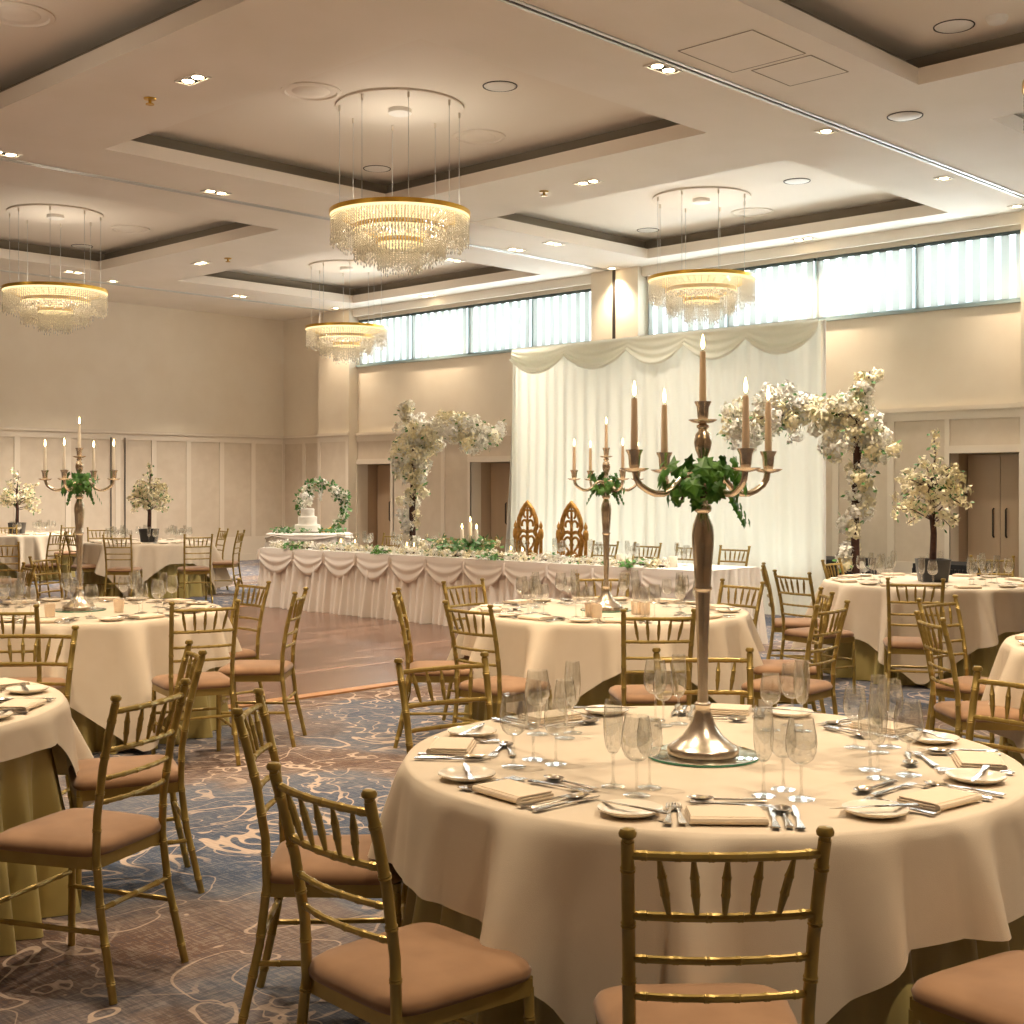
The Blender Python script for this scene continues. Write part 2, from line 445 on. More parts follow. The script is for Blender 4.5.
# windows with vertical blinds
for i, (a, b) in enumerate(WIN):
    fr = MB(); x = XW+.06; n = 4; wp = (b-a)/n
    fr.box(x, x+.08, a, b, ZS, ZS+.04); fr.box(x, x+.08, a, b, ZW-.04, ZW)
    for k in range(n+1):
        yy = a+wp*k; hw = .05 if k % 2 == 0 else .03
        fr.box(x, x+.08, max(a, yy-hw), min(b, yy+hw), ZS, ZW)
    win = struct(fr, 'window_%d' % (i+1), M['winframe'], smooth=False)
    struct(MB().box(XW+.10, XW+.108, a, b, ZS, ZW), 'window_glass', M['pane'], win, smooth=False)
    for k in range(n):
        s = MB(); p = a+wp*k+.06; q = a+wp*(k+1)-.06; y = p+.05
        while y < q:
            mx = Matrix.Translation((XW+.03, y, 0)) @ Matrix.Rotation(math.radians(-12), 4, 'Z')
            s.box(-.002, .002, -.062, .062, ZS+.03, ZW-.05, mx); y += .2
        bl = struct(s, 'vertical_blind', M['slat'], win, smooth=False)
        struct(MB().box(XW+.005, XW+.055, p-.03, q+.03, ZW-.05, ZW-.005), 'blind_rail', M['blind_rail'], bl, smooth=False)
    struct(MB().box(XW-.05, XW+.06, a, b, ZS-.035, ZS), 'window_sill', M['winframe'], win, smooth=False)
    struct(MB().box(XW-.12, XW-.06, a, b, ZW+.06, ZC), 'pelmet', M['ceiling'], win, smooth=False)

# ------------------------------------------------------------------ ceiling fittings
def loc_ceiling(px, py, z=ZC): return P(px, py, z)
def make_downlight(two):
    t = thing('downlight', 'x', 'ceiling light')
    L = .17 if two else .09
    f = MB()
    f.box(-L, L, -.085, -.07, -.012, 0); f.box(-L, L, .07, .085, -.012, 0); f.box(-L, -L+.015, -.07, .07, -.012, 0); f.box(L-.015, L, -.07, .07, -.012, 0)
    f.build('frame', M['white'], t, smooth=False)
    MB().box(-L+.015, L-.015, -.07, .07, -.003, -.001).build('recess', M['dark'], t, smooth=False)
    for s in ((-1, 1) if two else (0,)):
        MB().lathe([(.0, -.008), (.045, -.008), (.052, -.003)], 16, (s*.078, 0, 0)).build('lamp', M['lamp'], t)
    return t
DL2, DL1 = Kind(lambda: make_downlight(True)), Kind(lambda: make_downlight(False))
DOWN = [(193, 79, 2, 'beside the brass sprinkler, over the left side of the hall'), (4, 153, 2, 'at the left frame edge by the ceiling track'),
        (216, 192, 2, 'between the two left coffers beside the track'), (663, 68, 2, 'just below the top right ceiling track'),
        (826, 131, 1, 'halfway along the right ceiling track'), (944, 178, 1, 'near the window end of the right track'),
        (588, 182, 2, 'between the central and the window coffer'), (201, 263, 2, 'ahead of the far left window coffer'),
        (113, 281, 1, 'just right of the left chandelier'), (74, 272, 2, 'just above the left chandelier'), (240, 296, 2, 'near the corner of the panelled wall'),
        (516, 249.5, 2, 'beside the track right of the central chandelier'), (554, 243.5, 2, 'left of the window coffer beside the pillar'),
        (454, 260, 2, 'under the right rim of the central chandelier'), (429, 296, 2, 'above the left window row'),
        (612, 268, 1, 'before the middle wall pillar'), (336, 308, 1, 'in front of the first wall pillar'), (803, 239, 2, 'above the right window row'), (1017, 206, 1, 'at the right frame edge by the pillar')]
SPOTS = []
for px, py, k, wh in DOWN:
    ax = PI/2 if (px, py) in ((193, 79), (588, 182), (201, 263), (803, 239), (429, 296)) else 0
    p = P(px, py, ZC)
    p.x = min(p.x, XW-.35); p.y = min(p.y, YL-.4)
    (DL2 if k == 2 else DL1)(p, ax, ('twin' if k == 2 else 'single')+' square recessed downlight '+wh, 'recessed downlights in the ceiling')
    SPOTS.append((p, k))
def make_diffuser():
    t = thing('air_diffuser', 'x', 'air vent')
    m = MB().lathe([(.30, 0), (.30, -.012), (.26, -.02), (.25, -.004)], 28)
    m.build('ring', M['coffer'], t)
    MB().lathe([(.25, -.001), (.2, -.001), (.0, -.001)], 28).build('throat', M['dark'], t)
    MB().lathe([(.0, -.02), (.09, -.026), (.17, -.016), (.19, -.004)], 28).build('cone', M['coffer'], t)
    return t
DIFF = Kind(make_diffuser)
for px, py, wh in ((17, 14, 'in the top left coffer'), (311, 91, 'left of the central chandelier rose'), (479, 136.5, 'right of the central chandelier rose'),
                   (130, 229, 'in the coffer above the left chandelier'), (752, 212, 'in the coffer beside the windows')):
    DIFF(P(px, py, ZT), 0, 'round ringed air diffuser '+wh, 'round ceiling air diffusers')
def make_disc():
    t = thing('ceiling_speaker', 'x', 'speaker')
    MB().lathe([(.0, -.012), (.14, -.012), (.155, -.006), (.16, 0)], 24).build('grille', M['white'], t)
    MB().lathe([(.16, 0), (.163, -.007), (.17, -.007), (.172, 0)], 24).build('rim', M['dark'], t)
    return t
DISC = Kind(make_disc)
for px, py, z, wh in ((954, 26, ZT, 'in the top right coffer'), (905, 116, ZC, 'on the beam below the top right coffer'), (377, 168.5, ZT, 'just above the central chandelier'),
                      (500, 86, ZT, 'right of the centre ceiling rose'), (648, 230, ZT, 'in the corner of the window coffer'), (797, 181, ZT, 'at the near edge of the window coffer'), (82, 246, ZT, 'above the left chandelier')):
    DISC(P(px, py, z), 0, 'flat white disc speaker '+wh, 'white disc speakers in the ceiling')
def make_sprinkler():
    t = thing('sprinkler', 'x', 'sprinkler')
    MB().lathe([(.06, 0), (.055, -.015), (.02, -.02)], 16).build('rose', M['sprink'], t)
    MB().lathe([(.015, -.02), (.015, -.05), (.04, -.055), (.04, -.062), (0, -.062)], 14).build('head', M['sprink'], t)
    return t
SPR = Kind(make_sprinkler)
for px, py, wh in ((150, 98, 'left of the centre coffer'), (544, 191, 'left of the window coffer downlight'), (228, 258, 'ahead of the far window coffer')):
    SPR(P(px, py, ZC+.003), 0, 'small brass ceiling sprinkler '+wh, 'brass sprinklers')
p = P(997, 17, ZT)
d_ = tag(MB().lathe([(.09, 0), (.09, -.02), (.07, -.05), (0, -.055)], 20).build('smoke_detector', M['white'], loc=p), 'domed white smoke detector beside the disc in the top right coffer', 'smoke detector')
for (px, py, wx, wy, wh) in ((742, 52, .39, .36, 'larger of two, beside the top right ceiling track'), (800, 71, .305, .29, 'smaller of two, beside the top right coffer')):
    p = P(px, py, ZC)
    t = thing('access_panel', 'flush square ceiling access panel, '+wh, 'access panel', p, 0)
    g = MB()
    for s in (-1, 1):
        g.box(s*wx-.006, s*wx+.006, -wy, wy, -.003, 0); g.box(-wx, wx, s*wy-.006, s*wy+.006, -.003, 0)
    g.build('joint', M['cove'], t, smooth=False)
    MB().box(-wx+.006, wx-.006, -wy+.006, wy-.006, -.002, 0).build('panel', M['ceiling'], t, smooth=False)

# ------------------------------------------------------------------ chandeliers
CHZ = 4.33                                 # height of the top ring
def make_chandelier():
    t = thing('chandelier', 'x', 'chandelier')
    rng = random.Random(3)
    tiers = [(.715, 0, .31, 0), (.475, -.15, .31, 1), (.235, -.285, .29, 2)]
    for (R, z, L, k) in tiers:
        ring = MB().lathe([(R+.012, 0), (R+.012, .045), (R-.02, .045), (R-.02, 0), (R+.012, 0)], 64).build('ring', M['brass'], t, loc=(0, 0, z))
        MB().lathe([(R+.004, -.012), (R+.004, -.001), (R-.012, -.001), (R-.012, -.012), (R+.004, -.012)], 64).build('led_strip', M['led'], ring)
        m = MB()
        for row in range(4 if k < 2 else 3):
            rr = R-.004-row*.028
            nst = int(2*PI*rr/.032)
            for i in range(nst):
                a = 2*PI*(i+.5*(row % 2))/nst; x, y = rr*math.cos(a), rr*math.sin(a)
                ln = L*(.72+.28*rng.random()); zz = -.02
                while zz > -ln:
                    last = zz-.06 < -ln
                    h, r = (.05, .009) if last else (.021, .0072)
                    ph = rng.random()*PI
                    vs = [(x, y, zz), (x, y, zz-h)] + [(x+r*math.cos(ph+q*PI/2), y+r*math.sin(ph+q*PI/2), zz-h*(.62 if last else .5)) for q in range(4)]
                    fs = [(0, 2+q, 2+(q+1) % 4) for q in range(4)] + [(1, 2+(q+1) % 4, 2+q) for q in range(4)]
                    m.add(vs, fs); zz -= h+.004
        m.build('crystal_strands', M['crystal'], ring, smooth=False, kind='stuff')
    # gold plates joining the tiers, wires and the rose on the ceiling
    for (R0, R1, z) in ((.69, .475, -.085), (.455, .235, -.22)):
        b = MB()
        for i in range(40):
            a = 2*PI*i/40; b.tube([(R0*math.cos(a), R0*math.sin(a), z+.1), (R1*math.cos(a), R1*math.sin(a), z)], .004, 4)
        b.build('spoke', M['brass'], t)
    H = ZT-CHZ
    for i in range(8):
        a = 2*PI*i/8+.2; x, y = .62*math.cos(a), .62*math.sin(a)
        wv = MB().tube([(x, y, .06), (x, y, H-.02)], .0035, 5).build('wire', M['track'], t)
        MB().tube([(x, y, H-.08), (x, y, H-.015)], .012, 6).build('grip', M['trim'], wv)
    MB().lathe([(.66, H), (.66, H-.022), (.645, H-.025), (0, H-.025)], 48).build('ceiling_rose', M['coffer'], t)
    MB().lathe([(.12, H-.025), (.12, H-.07), (.1, H-.08), (0, H-.08)], 24).build('canopy', M['white'], t)
    return t
CHAND = Kind(make_chandelier)
CH = [(onX(400, 9.0), 'large central three-tier crystal chandelier with brass rings, nearest the viewer'),
      (PD(55.5, 18.9), 'crystal chandelier hanging in front of the plain panelled wall'),
      (PD(346.5, 23.4), 'farthest and smallest-looking crystal chandelier, at the end of the window row'),
      (PD(701.5, 17.85), 'crystal chandelier hanging before the right windows above the ivory drape'),
      (W(4.27, 9.03), 'crystal chandelier cut off by the right frame edge')]
for p, lb in CH:
    CHAND((p.x, p.y, CHZ), 0, lb, 'tiered crystal chandeliers')

# ------------------------------------------------------------------ chiavari chairs
def ringed(pts, r, step=.11, bump=.0022):
    # resample a path, with the bamboo knots turned into it
    pts = [Vector(p) for p in pts]; out, rad = [], []
    L = [0]
    for i in range(1, len(pts)): L.append(L[-1] + (pts[i]-pts[i-1]).length)
    def at(s):
        for i in range(1, len(pts)):
            if s <= L[i]+1e-9:
                f = (s-L[i-1])/max(1e-9, L[i]-L[i-1]); return pts[i-1].lerp(pts[i], f)
        return pts[-1]
    n = max(1, int(L[-1]/step)); marks = [(k+.5)*L[-1]/n for k in range(n)]
    S = [(0, 0)]
    for m_ in marks: S += [(m_-.007, 0), (m_-.0035, 1), (m_, .3), (m_+.0035, 1), (m_+.007, 0)]
    S += [(l, 0) for l in L[1:-1]] + [(L[-1], 0)]
    S.sort()
    for s, b in S:
        if out and (at(s)-out[-1]).length < 1e-4: continue
        out.append(at(s)); rad.append(r+b*bump)
    return out, rad
def make_chair():
    t = thing('chiavari_chair', 'x', 'chair')
    # seat cushion: rounded square, domed, narrower behind
    m = MB(); m.lathe([(0, .478), (.08, .477), (.14, .473), (.178, .467), (.195, .456), (.202, .441), (.199, .426), (.18, .422), (0, .422)], 48, power=6.5)
    for v in m.v: v.x *= 1+.28*v.y; v.y += 0
    m.build('seat', M['seat'], t, ang=80)
    f = MB()
    f.box(-.185, .185, .165, .19, .385, .424); f.box(-.17, .17, -.185, -.16, .385, .424)
    for s in (-1, 1):
        a = [(s*.165, -.175), (s*.19, .18)]
        f.add([(s*.150, -.175, .385), (s*.172, -.175, .385), (s*.195, .18, .385), (s*.173, .18, .385), (s*.150, -.175, .424), (s*.172, -.175, .424), (s*.195, .18, .424), (s*.173, .18, .424)],
              [(3, 2, 1, 0), (4, 5, 6, 7), (0, 1, 5, 4), (1, 2, 6, 5), (2, 3, 7, 6), (3, 0, 4, 7)])
    f.build('seat_frame', M['gold'], t, smooth=False)
    for s in (-1, 1):
        p, r = ringed([(s*.188, .185, 0), (s*.184, .178, .40)], .0125, .13)
        MB().tube(p, r, 10).build('leg', M['gold'], t)
    def post(z):                            # centre line of the right rear post
        K = [(0, .186, -.262), (.1, .180, -.24), (.25, .172, -.207), (.42, .168, -.187), (.55, .169, -.191), (.7, .173, -.215), (.8, .177, -.239), (.9, .181, -.267)]
        for i in range(1, len(K)):
            if z <= K[i][0]+1e-6:
                f_ = (z-K[i-1][0])/(K[i][0]-K[i-1][0]); a, b = K[i-1], K[i]
                return (a[1]+(b[1]-a[1])*f_, a[2]+(b[2]-a[2])*f_)
        return K[-1][1:]
    for s in (-1, 1):
        pts = [(s*post(z)[0], post(z)[1], z) for z in (0, .1, .25, .42, .55, .7, .8, .895)]
        p, r = ringed(pts, .0128, .105)
        b = MB().tube(p, r, 10)
        x, y = post(.9)
        b.lathe([(.009, -.006), (.0105, .004), (.016, .008), (.0172, .015), (.013, .022), (0, .024)], 12, (s*x, y, .896))
        b.build('back_post', M['gold'], t)
    rails = [(.868, .009), (.748, .0088), (.662, .0078), (.588, .0078)]
    def rail_pt(z, u):                      # u from -1 to 1 across, bowed backwards
        x, y = post(z); return Vector((u*x, y-.022*(1-u*u), z))
    for z, r in rails:
        p, rr = ringed([rail_pt(z, -1+2*i/10) for i in range(11)], r, .055, .0016)
        MB().tube(p, rr, 8).build('rail', M['gold'], t)
    for k in range(5):
        u = (-2+k)*.33; a, b = rail_pt(.866, u*1.05), rail_pt(.75, u*.88)
        p = [a.lerp(b, q) for q in (0, .12, .3, .33, .36, .6, .63, .66, .88, 1)]
        MB().tube(p, [.004, .0055, .0082, .0098, .0084, .0086, .0098, .0082, .0058, .004], 8).build('spindle', M['gold'], t)
    def st(a, b, r=.0085):
        p, rr = ringed([a, b], r, .1, .0018); MB().tube(p, rr, 8).build('stretcher', M['gold'], t)
    for s in (-1, 1):
        st((s*.186, .181, .2), (s*post(.2)[0], post(.2)[1], .2))
    st((-.186, .181, .25), (.186, .181, .25)); st((-post(.27)[0], post(.27)[1], .27), (post(.27)[0], post(.27)[1], .27))
    return t
CHAIR = Kind(make_chair)
def chair(px, d, fx, fd, label, group):    # px, d: midpoint between the two finials
    n = math.hypot(fx, fd); fx, fd = fx/n, fd/n
    x = (px-512)/F*d
    b = W(x+fx*.27, d+fd*.27, .001)
    CHAIR(b, hdg(fx, fd), label, group)
G1, G2, G3, G4, G7, G8 = ('chairs around the front table', 'chairs around the middle candelabra table', 'chairs around the left candelabra table',
    'chairs around the cut-off left table', 'chairs around the right tree table', 'chairs at the right edge table')
chair(727, 2.40, -.03, 1, 'gold chair in the middle foreground, back to the viewer, facing the front table', G1)
chair(318, 2.835, .74, .675, 'gold chair in the left foreground with a large pinkish seat fully in view', G1)
chair(247.5, 3.88, 1, .03, 'gold chair seen edge-on just behind the left foreground chair', G1)
chair(442, 4.87, .53, -.85, 'gold chair at the far left of the front table, its back rails above the cutlery', G1)
chair(703, 5.1, .02, -1, 'gold chair straight behind the front candelabra stem, facing the viewer', G1)
chair(1024, 4.42, -.83, -.55, 'gold chair cut by the right frame edge behind the front table', G1)
chair(1159, 2.6, -.55, .85, 'chair in the bottom right corner showing only its brown seat', G1)
chair(659, 6.71, -.05, 1, 'gold chair directly behind the left of the front candelabra, back to the viewer', G2)
chair(467, 7.09, .72, .69, 'gold chair at the near left of the middle candelabra table, back turned', G2)
chair(396, 7.96, 1, .02, 'gold chair seen edge-on beside the dance floor at the middle table', G2)
chair(463, 8.85, .72, -.69, 'gold chair at the far left of the middle table, before the long skirt', G2)
chair(602.5, 9.5, 0, -1, 'gold chair behind the middle candelabra foot, facing the viewer', G2)
chair(742.5, 8.8, -.8, -.6, 'gold chair at the far right of the middle candelabra table', G2)
chair(833, 7.1, -.75, .62, 'gold chair with peach seat at the near right of the middle table', G2)
chair(827, 8.0, -1, .05, 'gold chair tucked close behind another at the right of the middle table', G2)
chair(763, 10.67, .98, -.2, 'pale lit chair seen edge-on just right of the long top table', G7)
chair(791.5, 9.75, .8, .5, 'gold chair with mauve seat at the left of the right tree table', G7)
chair(831, 11.4, .8, -.6, 'gold chair between the ivory drape and the right tree table', G7)
chair(915.5, 9.0, .25, .97, 'gold chair in front of the right tree table, back to the viewer', G7)
chair(992, 12.0, -.3, -.95, 'chair behind the right tree table, one gold post showing beside the doorway', G7)
chair(937, 7.48, .63, -.77, 'bright gold chair at the right edge table, facing the viewer', G8)
chair(929, 6.43, 1, .03, 'gold chair with peach seat, seen edge-on at the right edge table', G8)
chair(205.5, 7.2, -.45, .89, 'gold chair with a peach seat at the near right of the left candelabra table', G3)
chair(254, 8.85, -.72, -.69, 'gold chair before the parquet at the far right of the left candelabra table', G3)
chair(301, 7.99, -1, .02, 'gold chair seen edge-on with pink seat at the parquet edge', G3)
chair(2, 6.98, 0, 1, 'gold chair at the near side of the left candelabra table, cut by the frame', G3)
chair(29.5, 10.75, -.83, -.55, 'small gold chair turned away beyond the left candelabra table', G3)
chair(43, 12.0, .9, -.3, 'slanting gold chair behind the glasses of the left candelabra table', G3)
chair(36, 5.92, -.05, -1, 'gold chair at the far side of the cut-off left table', G4)
chair(153, 4.1, -.94, .34, 'gold chair in the left foreground with an orange-brown seat, all four legs in view', G4)
chair(196.5, 5.18, -.93, -.37, 'gold chair with a mauve seat behind the left foreground chair', G4)
G5 = 'chairs around the far tree table'; G6 = 'chairs around the farthest tree table'; GH = 'chairs along the back of the top table'
chair(117, 17.2, .03, 1, 'far gold chair with its back to the viewer at the small tree table', G5)
chair(198.5, 17.4, -.4, .9, 'far gold chair at the right of the small tree table, seat to the left', G5)
chair(224, 19.9, -.8, -.5, 'far gold chair beyond the right side of the small tree table', G5)
chair(241.5, 19.0, -1, .05, 'far gold chair with grey-pink seat, outermost right of the small tree table', G5)
chair(100, 20.4, .3, -.95, 'far chair half hidden behind the left side of the small tree table', G5)
chair(69, 18.0, .8, .6, 'far chair with dark seat just left of the left candelabra pole', G5)
chair(59, 18.3, -.95, .3, 'far chair with its back leaning right, left of the left candelabra pole', G6)
chair(5, 21.6, -.1, 1, 'far chair before the farthest tree pot, its back to the viewer', G6)
chair(2, 15.0, -.1, 1, 'chair at the left frame edge below the farthest tree', G6)
chair(72, 21.7, -.73, .68, 'farthest chair seen behind the left candelabra pole', G6)
for px, lb in ((735, 'right-hand end of the top table'), (691, 'just left of the front candelabra stem'), (648, 'second from the thrones'), (606, 'next to the right throne'),
               (486, 'next to the left throne'), (454, 'behind the three-candle flowers'), (393, 'behind the blossom tree trunk')):
    b = onX(px, 11.72)
    CHAIR((b.x-.27, b.y, .001), PI/2, 'gold chair behind the top table, '+lb, GH)

# ------------------------------------------------------------------ table linen
def hem_square(a, R, corner, cap=.70):
    def f(phi):
        q = (phi-corner+PI/4) % (PI/2) - PI/4      # 0 at a corner
        q = PI/4-abs(q)                             # angle from the middle of an edge
        return min(cap, a/math.cos(q)-R)
    return f
def hem_tips(base, tips):
    tips = [(math.radians(a)+CAM_A, h, math.radians(w)) for a, h, w in tips]
    def f(phi):
        v = base
        for a, h, w in tips:
            dl = abs((phi-a+PI) % (2*PI)-PI)
            if dl < w: v += h*(1-dl/w)**1.25
        return min(.715, v)
    return f
def make_cloth(R, ztop, hem, folds, amp, flare, seed, nphi=240, nz=14, free=0):
    rng = random.Random(seed)
    ph = [rng.random()*2*PI for _ in range(6)]
    m = MB(); vs, fs = [], []
    rows = [0, .3, .6, .85, .96, .988, 1.0]
    for r in rows:
        for i in range(nphi):
            a = 2*PI*i/nphi; vs.append((R*r*math.cos(a), R*r*math.sin(a), ztop))
    def wave(a):
        w = math.cos(folds*a+ph[0]+.7*math.sin(3*a+ph[1])) + .55*math.cos((folds*1.618//1)*a+ph[2]) + .35*math.cos((folds*.6//1)*a+ph[3])
        return w/1.9
    for j in range(1, nz+1):
        s = (j/nz)**1.5
        for i in range(nphi):
            a = 2*PI*i/nphi; L = hem(a)
            dz = L*s
            rnd = .018*(1-math.exp(-dz/.012))
            df = max(0, dz-free)
            g = (1-math.exp(-df/.16))
            rr = R+rnd+flare*df+amp*g*min(1, L/.35)*wave(a)*(.4+df*1.6)
            rr = max(rr, R-.028 if free else R+.012*min(1, dz/.02)+.12*dz)
            vs.append((rr*math.cos(a), rr*math.sin(a), ztop-dz-.004*(1-math.exp(-dz/.008))))
    n = nphi; k = len(rows)+nz
    for j in range(k-1):
        for i in range(n):
            fs.append((j*n+i, j*n+(i+1) % n, (j+1)*n+(i+1) % n, (j+1)*n+i))
    m.add(vs, fs); return m
def make_table():
    t = thing('round_table', 'x', 'table')
    MB().lathe([(0, .735), (.775, .735), (.783, .728), (.783, .712), (.775, .705), (0, .705)], 48).build('tabletop', M['recess'], t)
    for k in range(4):
        a = PI/4+k*PI/2; MB().tube([(.5*math.cos(a), .5*math.sin(a), 0), (.45*math.cos(a), .45*math.sin(a), .706)], .016, 8).build('leg', M['dark'], t)
    return t
TABLE = Kind(make_table)
CAM_A = math.atan2(FW[1], FW[0])-PI/2       # adds the camera heading to an angle given in the viewer's frame
TT = .758
TABLES = {}
def round_table(key, x, d, hem, seed, name, R=.88):
    c = W(x, d); TABLES[key] = (c, name)
    TABLE((c.x, c.y, 0), 0, 'round banquet table hidden under the cloths of the '+name, 'round banquet tables')
    u = make_cloth(R-.075, .742, lambda q: .735, 26, .07, .06, seed+50, 460, 16, free=.05).build('undercloth', M['under'], loc=(c.x, c.y, 0), ang=80)
    tag(u, 'floor-length champagne satin undercloth of the '+name, 'tablecloth', 'champagne undercloths')
    o = make_cloth(R, TT-.004, hem, 15, .2, .06, seed, 320, 18).build('tablecloth', M['cloth'], loc=(c.x, c.y, 0), ang=80)
    tag(o, 'ivory square tablecloth draped over the '+name, 'tablecloth', 'ivory tablecloths')
round_table('T1', .572, 3.86, hem_tips(.262, [(258, .43, 33), (85, .3, 30), (345, .12, 25)]), 1, 'front candelabra table')
round_table('T2', .61, 8.4, hem_tips(.25, [(236, .42, 36), (322, .42, 34), (60, .3, 30), (150, .3, 30)]), 2, 'middle candelabra table')
round_table('T3', -2.75, 8.4, hem_tips(.33, [(306, .39, 36), (216, .35, 30), (36, .08, 30), (126, .3, 30)]), 3, 'left candelabra table')
round_table('T4', -2.51, 4.65, hem_tips(.11, [(33, .42, 34), (303, .05, 20), (213, .4, 30), (123, .4, 30)]), 4, 'cut-off left table')
round_table('T5', -5.2, 18.9, hem_tips(.27, [(268, .44, 34), (358, .42, 34), (178, .4, 30), (88, .4, 30)]), 5, 'far small-tree table')
round_table('T6', -8.33, 22.2, hem_tips(.33, [(300, .4, 34), (210, .4, 34), (30, .4, 30), (120, .4, 30)]), 6, 'farthest tree table')
round_table('T7', 3.5, 10.97, hem_tips(.32, [(247, .42, 40), (190, .25, 32), (335, .3, 34), (67, .3, 30), (157, .3, 30)]), 7, 'right tree table')
round_table('T8', 3.35, 6.45, hem_tips(.3, [(205, .35, 34), (295, .4, 34)]), 8, 'right edge table')

# ------------------------------------------------------------------ place settings
def k_plate():
    m = MB().lathe([(0, .004), (.05, .004), (.058, .007), (.076, .015), (.0785, .0165), (.0775, .0125), (.06, .004), (.05, 0), (0, 0)], 32)
    return tag(m.build('side_plate', M['china'], ang=60), 'x', 'plate')
def k_napkin():
    t = thing('napkin', 'x', 'napkin')
    m = MB()
    for k in range(3):
        z = k*.0065; e_ = .002*k
        m.box(-.092+e_, .092-e_, -.06+e_, .06-e_*2, z, z+.0055)
    o = m.build('fold', M['napkin'], t, smooth=False)
    b = o.modifiers.new('b', 'BEVEL'); b.width = .0025; b.segments = 2
    MB().tube([(-.09, -.06, .009), (0, -.062, .0095), (.09, -.06, .009)], .0085, 8).build('folded_edge', M['napkin'], t)
    return t
def handle(m, L0, L1, z=.003):              # flat tapering handle along y
    st = [(L0, .0095), (L0+.008, .011), (L0+.05, .0075), (L1-.03, .004), (L1, .0042)]
    vs, fs = [], []
    for y, w_ in st:
        vs += [(-w_, y, z), (w_, y, z), (w_*.8, y, z+.003), (-w_*.8, y, z+.003)]
    for i in range(len(st)-1):
        for j in range(4): fs.append((i*4+j, i*4+(j+1) % 4, i*4+4+(j+1) % 4, i*4+4+j))
    fs += [(3, 2, 1, 0), tuple(len(vs)-4+j for j in range(4))]
    m.add(vs, fs)
def k_fork():
    m = MB(); handle(m, -.1, .035)
    m.add([(-.0042, .034, .003), (.0042, .034, .003), (.0115, .052, .001), (-.0115, .052, .001), (-.0115, .062, .002), (.0115, .062, .002),
           (-.0042, .034, .006), (.0042, .034, .006), (.0115, .052, .0035), (-.0115, .052, .0035), (-.0115, .062, .0045), (.0115, .062, .0045)],
          [(3, 2, 1, 0), (3, 4, 5, 2), (6, 7, 8, 9), (9, 8, 11, 10), (0, 1, 7, 6), (1, 2, 8, 7), (3, 0, 6, 9), (2, 5, 11, 8), (4, 3, 9, 10), (5, 4, 10, 11)])
    for k in range(4):
        x = -.0098+k*.00653; m.box(x-.0016, x+.0016, .06, .1, .0025, .005)
    return tag(m.build('fork', M['steel'], smooth=False), 'x', 'fork')
def k_knife():
    m = MB(); handle(m, -.11, .0)
    m.add([(-.006, -.002, .003), (.006, -.002, .003), (.009, .06, .003), (.006, .1, .003), (-.001, .115, .003), (-.006, .08, .003),
           (-.006, -.002, .005), (.006, -.002, .005), (.009, .06, .0035), (.006, .1, .0035), (-.001, .115, .0045), (-.006, .08, .005)],
          [(5, 4, 3, 2, 1, 0), (6, 7, 8, 9, 10, 11)] + [(i, (i+1) % 6, 6+(i+1) % 6, 6+i) for i in range(6)])
    return tag(m.build('knife', M['steel'], smooth=False), 'x', 'knife')
def k_spoon():
    m = MB(); handle(m, -.1, .03)
    m.grid(16, 6, lambda u, v: (.0215*v*math.cos(2*PI*u), .062+.033*v*math.sin(2*PI*u), .0005+.0085*v**2), True)
    m.grid(16, 6, lambda u, v: (.0225*v*math.cos(-2*PI*u), .062+.034*v*math.sin(-2*PI*u), -.0008+.0098*v**2), True)
    return tag(m.build('spoon', M['steel'], ang=70), 'x', 'spoon')
def glass_obj(name, prof_out, stem_h, foot_r, rim):
    t = thing(name, 'x', 'glass')
    th = .0012
    out = [(r, z) for r, z in prof_out]; inn = [(max(0, r-th), z+(th if i == 0 else 0)) for i, (r, z) in enumerate(prof_out)]
    MB().lathe(out+inn[::-1], 24).build('bowl', M['glass'], t, ang=60)
    MB().lathe([(0, .004), (.012, .0045), (foot_r, .0018), (foot_r, 0), (0, 0)], 24).build('foot', M['glass'], t, ang=60)
    MB().lathe([(.010, .0042), (.0045, .014), (.0036, stem_h*.5), (.0042, stem_h-.004), (.009, stem_h+.004)], 10).build('stem', M['glass'], t, ang=60)
    return t
def k_wine():
    return glass_obj('wine_glass', [(.004, .088), (.018, .091), (.031, .102), (.0385, .121), (.040, .14), (.0385, .16), (.034, .185), (.031, .203)], .088, .034, .031)
def k_water():
    return glass_obj('water_glass', [(.004, .082), (.016, .085), (.027, .095), (.033, .112), (.034, .13), (.0325, .15), (.029, .17), (.027, .182)], .082, .031, .027)
def k_flute():
    return glass_obj('champagne_flute', [(.003, .086), (.012, .09), (.02, .105), (.0245, .13), (.0262, .155), (.0255, .185), (.023, .215), (.0215, .228)], .086, .031, .0215)
PLATE, NAP, FORK, KNIFE, SPOON = Kind(k_plate), Kind(k_napkin), Kind(k_fork), Kind(k_knife), Kind(k_spoon)
WINE, WATER, FLUTE = Kind(k_wine), Kind(k_water), Kind(k_flute)
SIDES = ['right', 'far right', 'far', 'far left', 'left', 'near left', 'near', 'near right']
rs = random.Random(11)
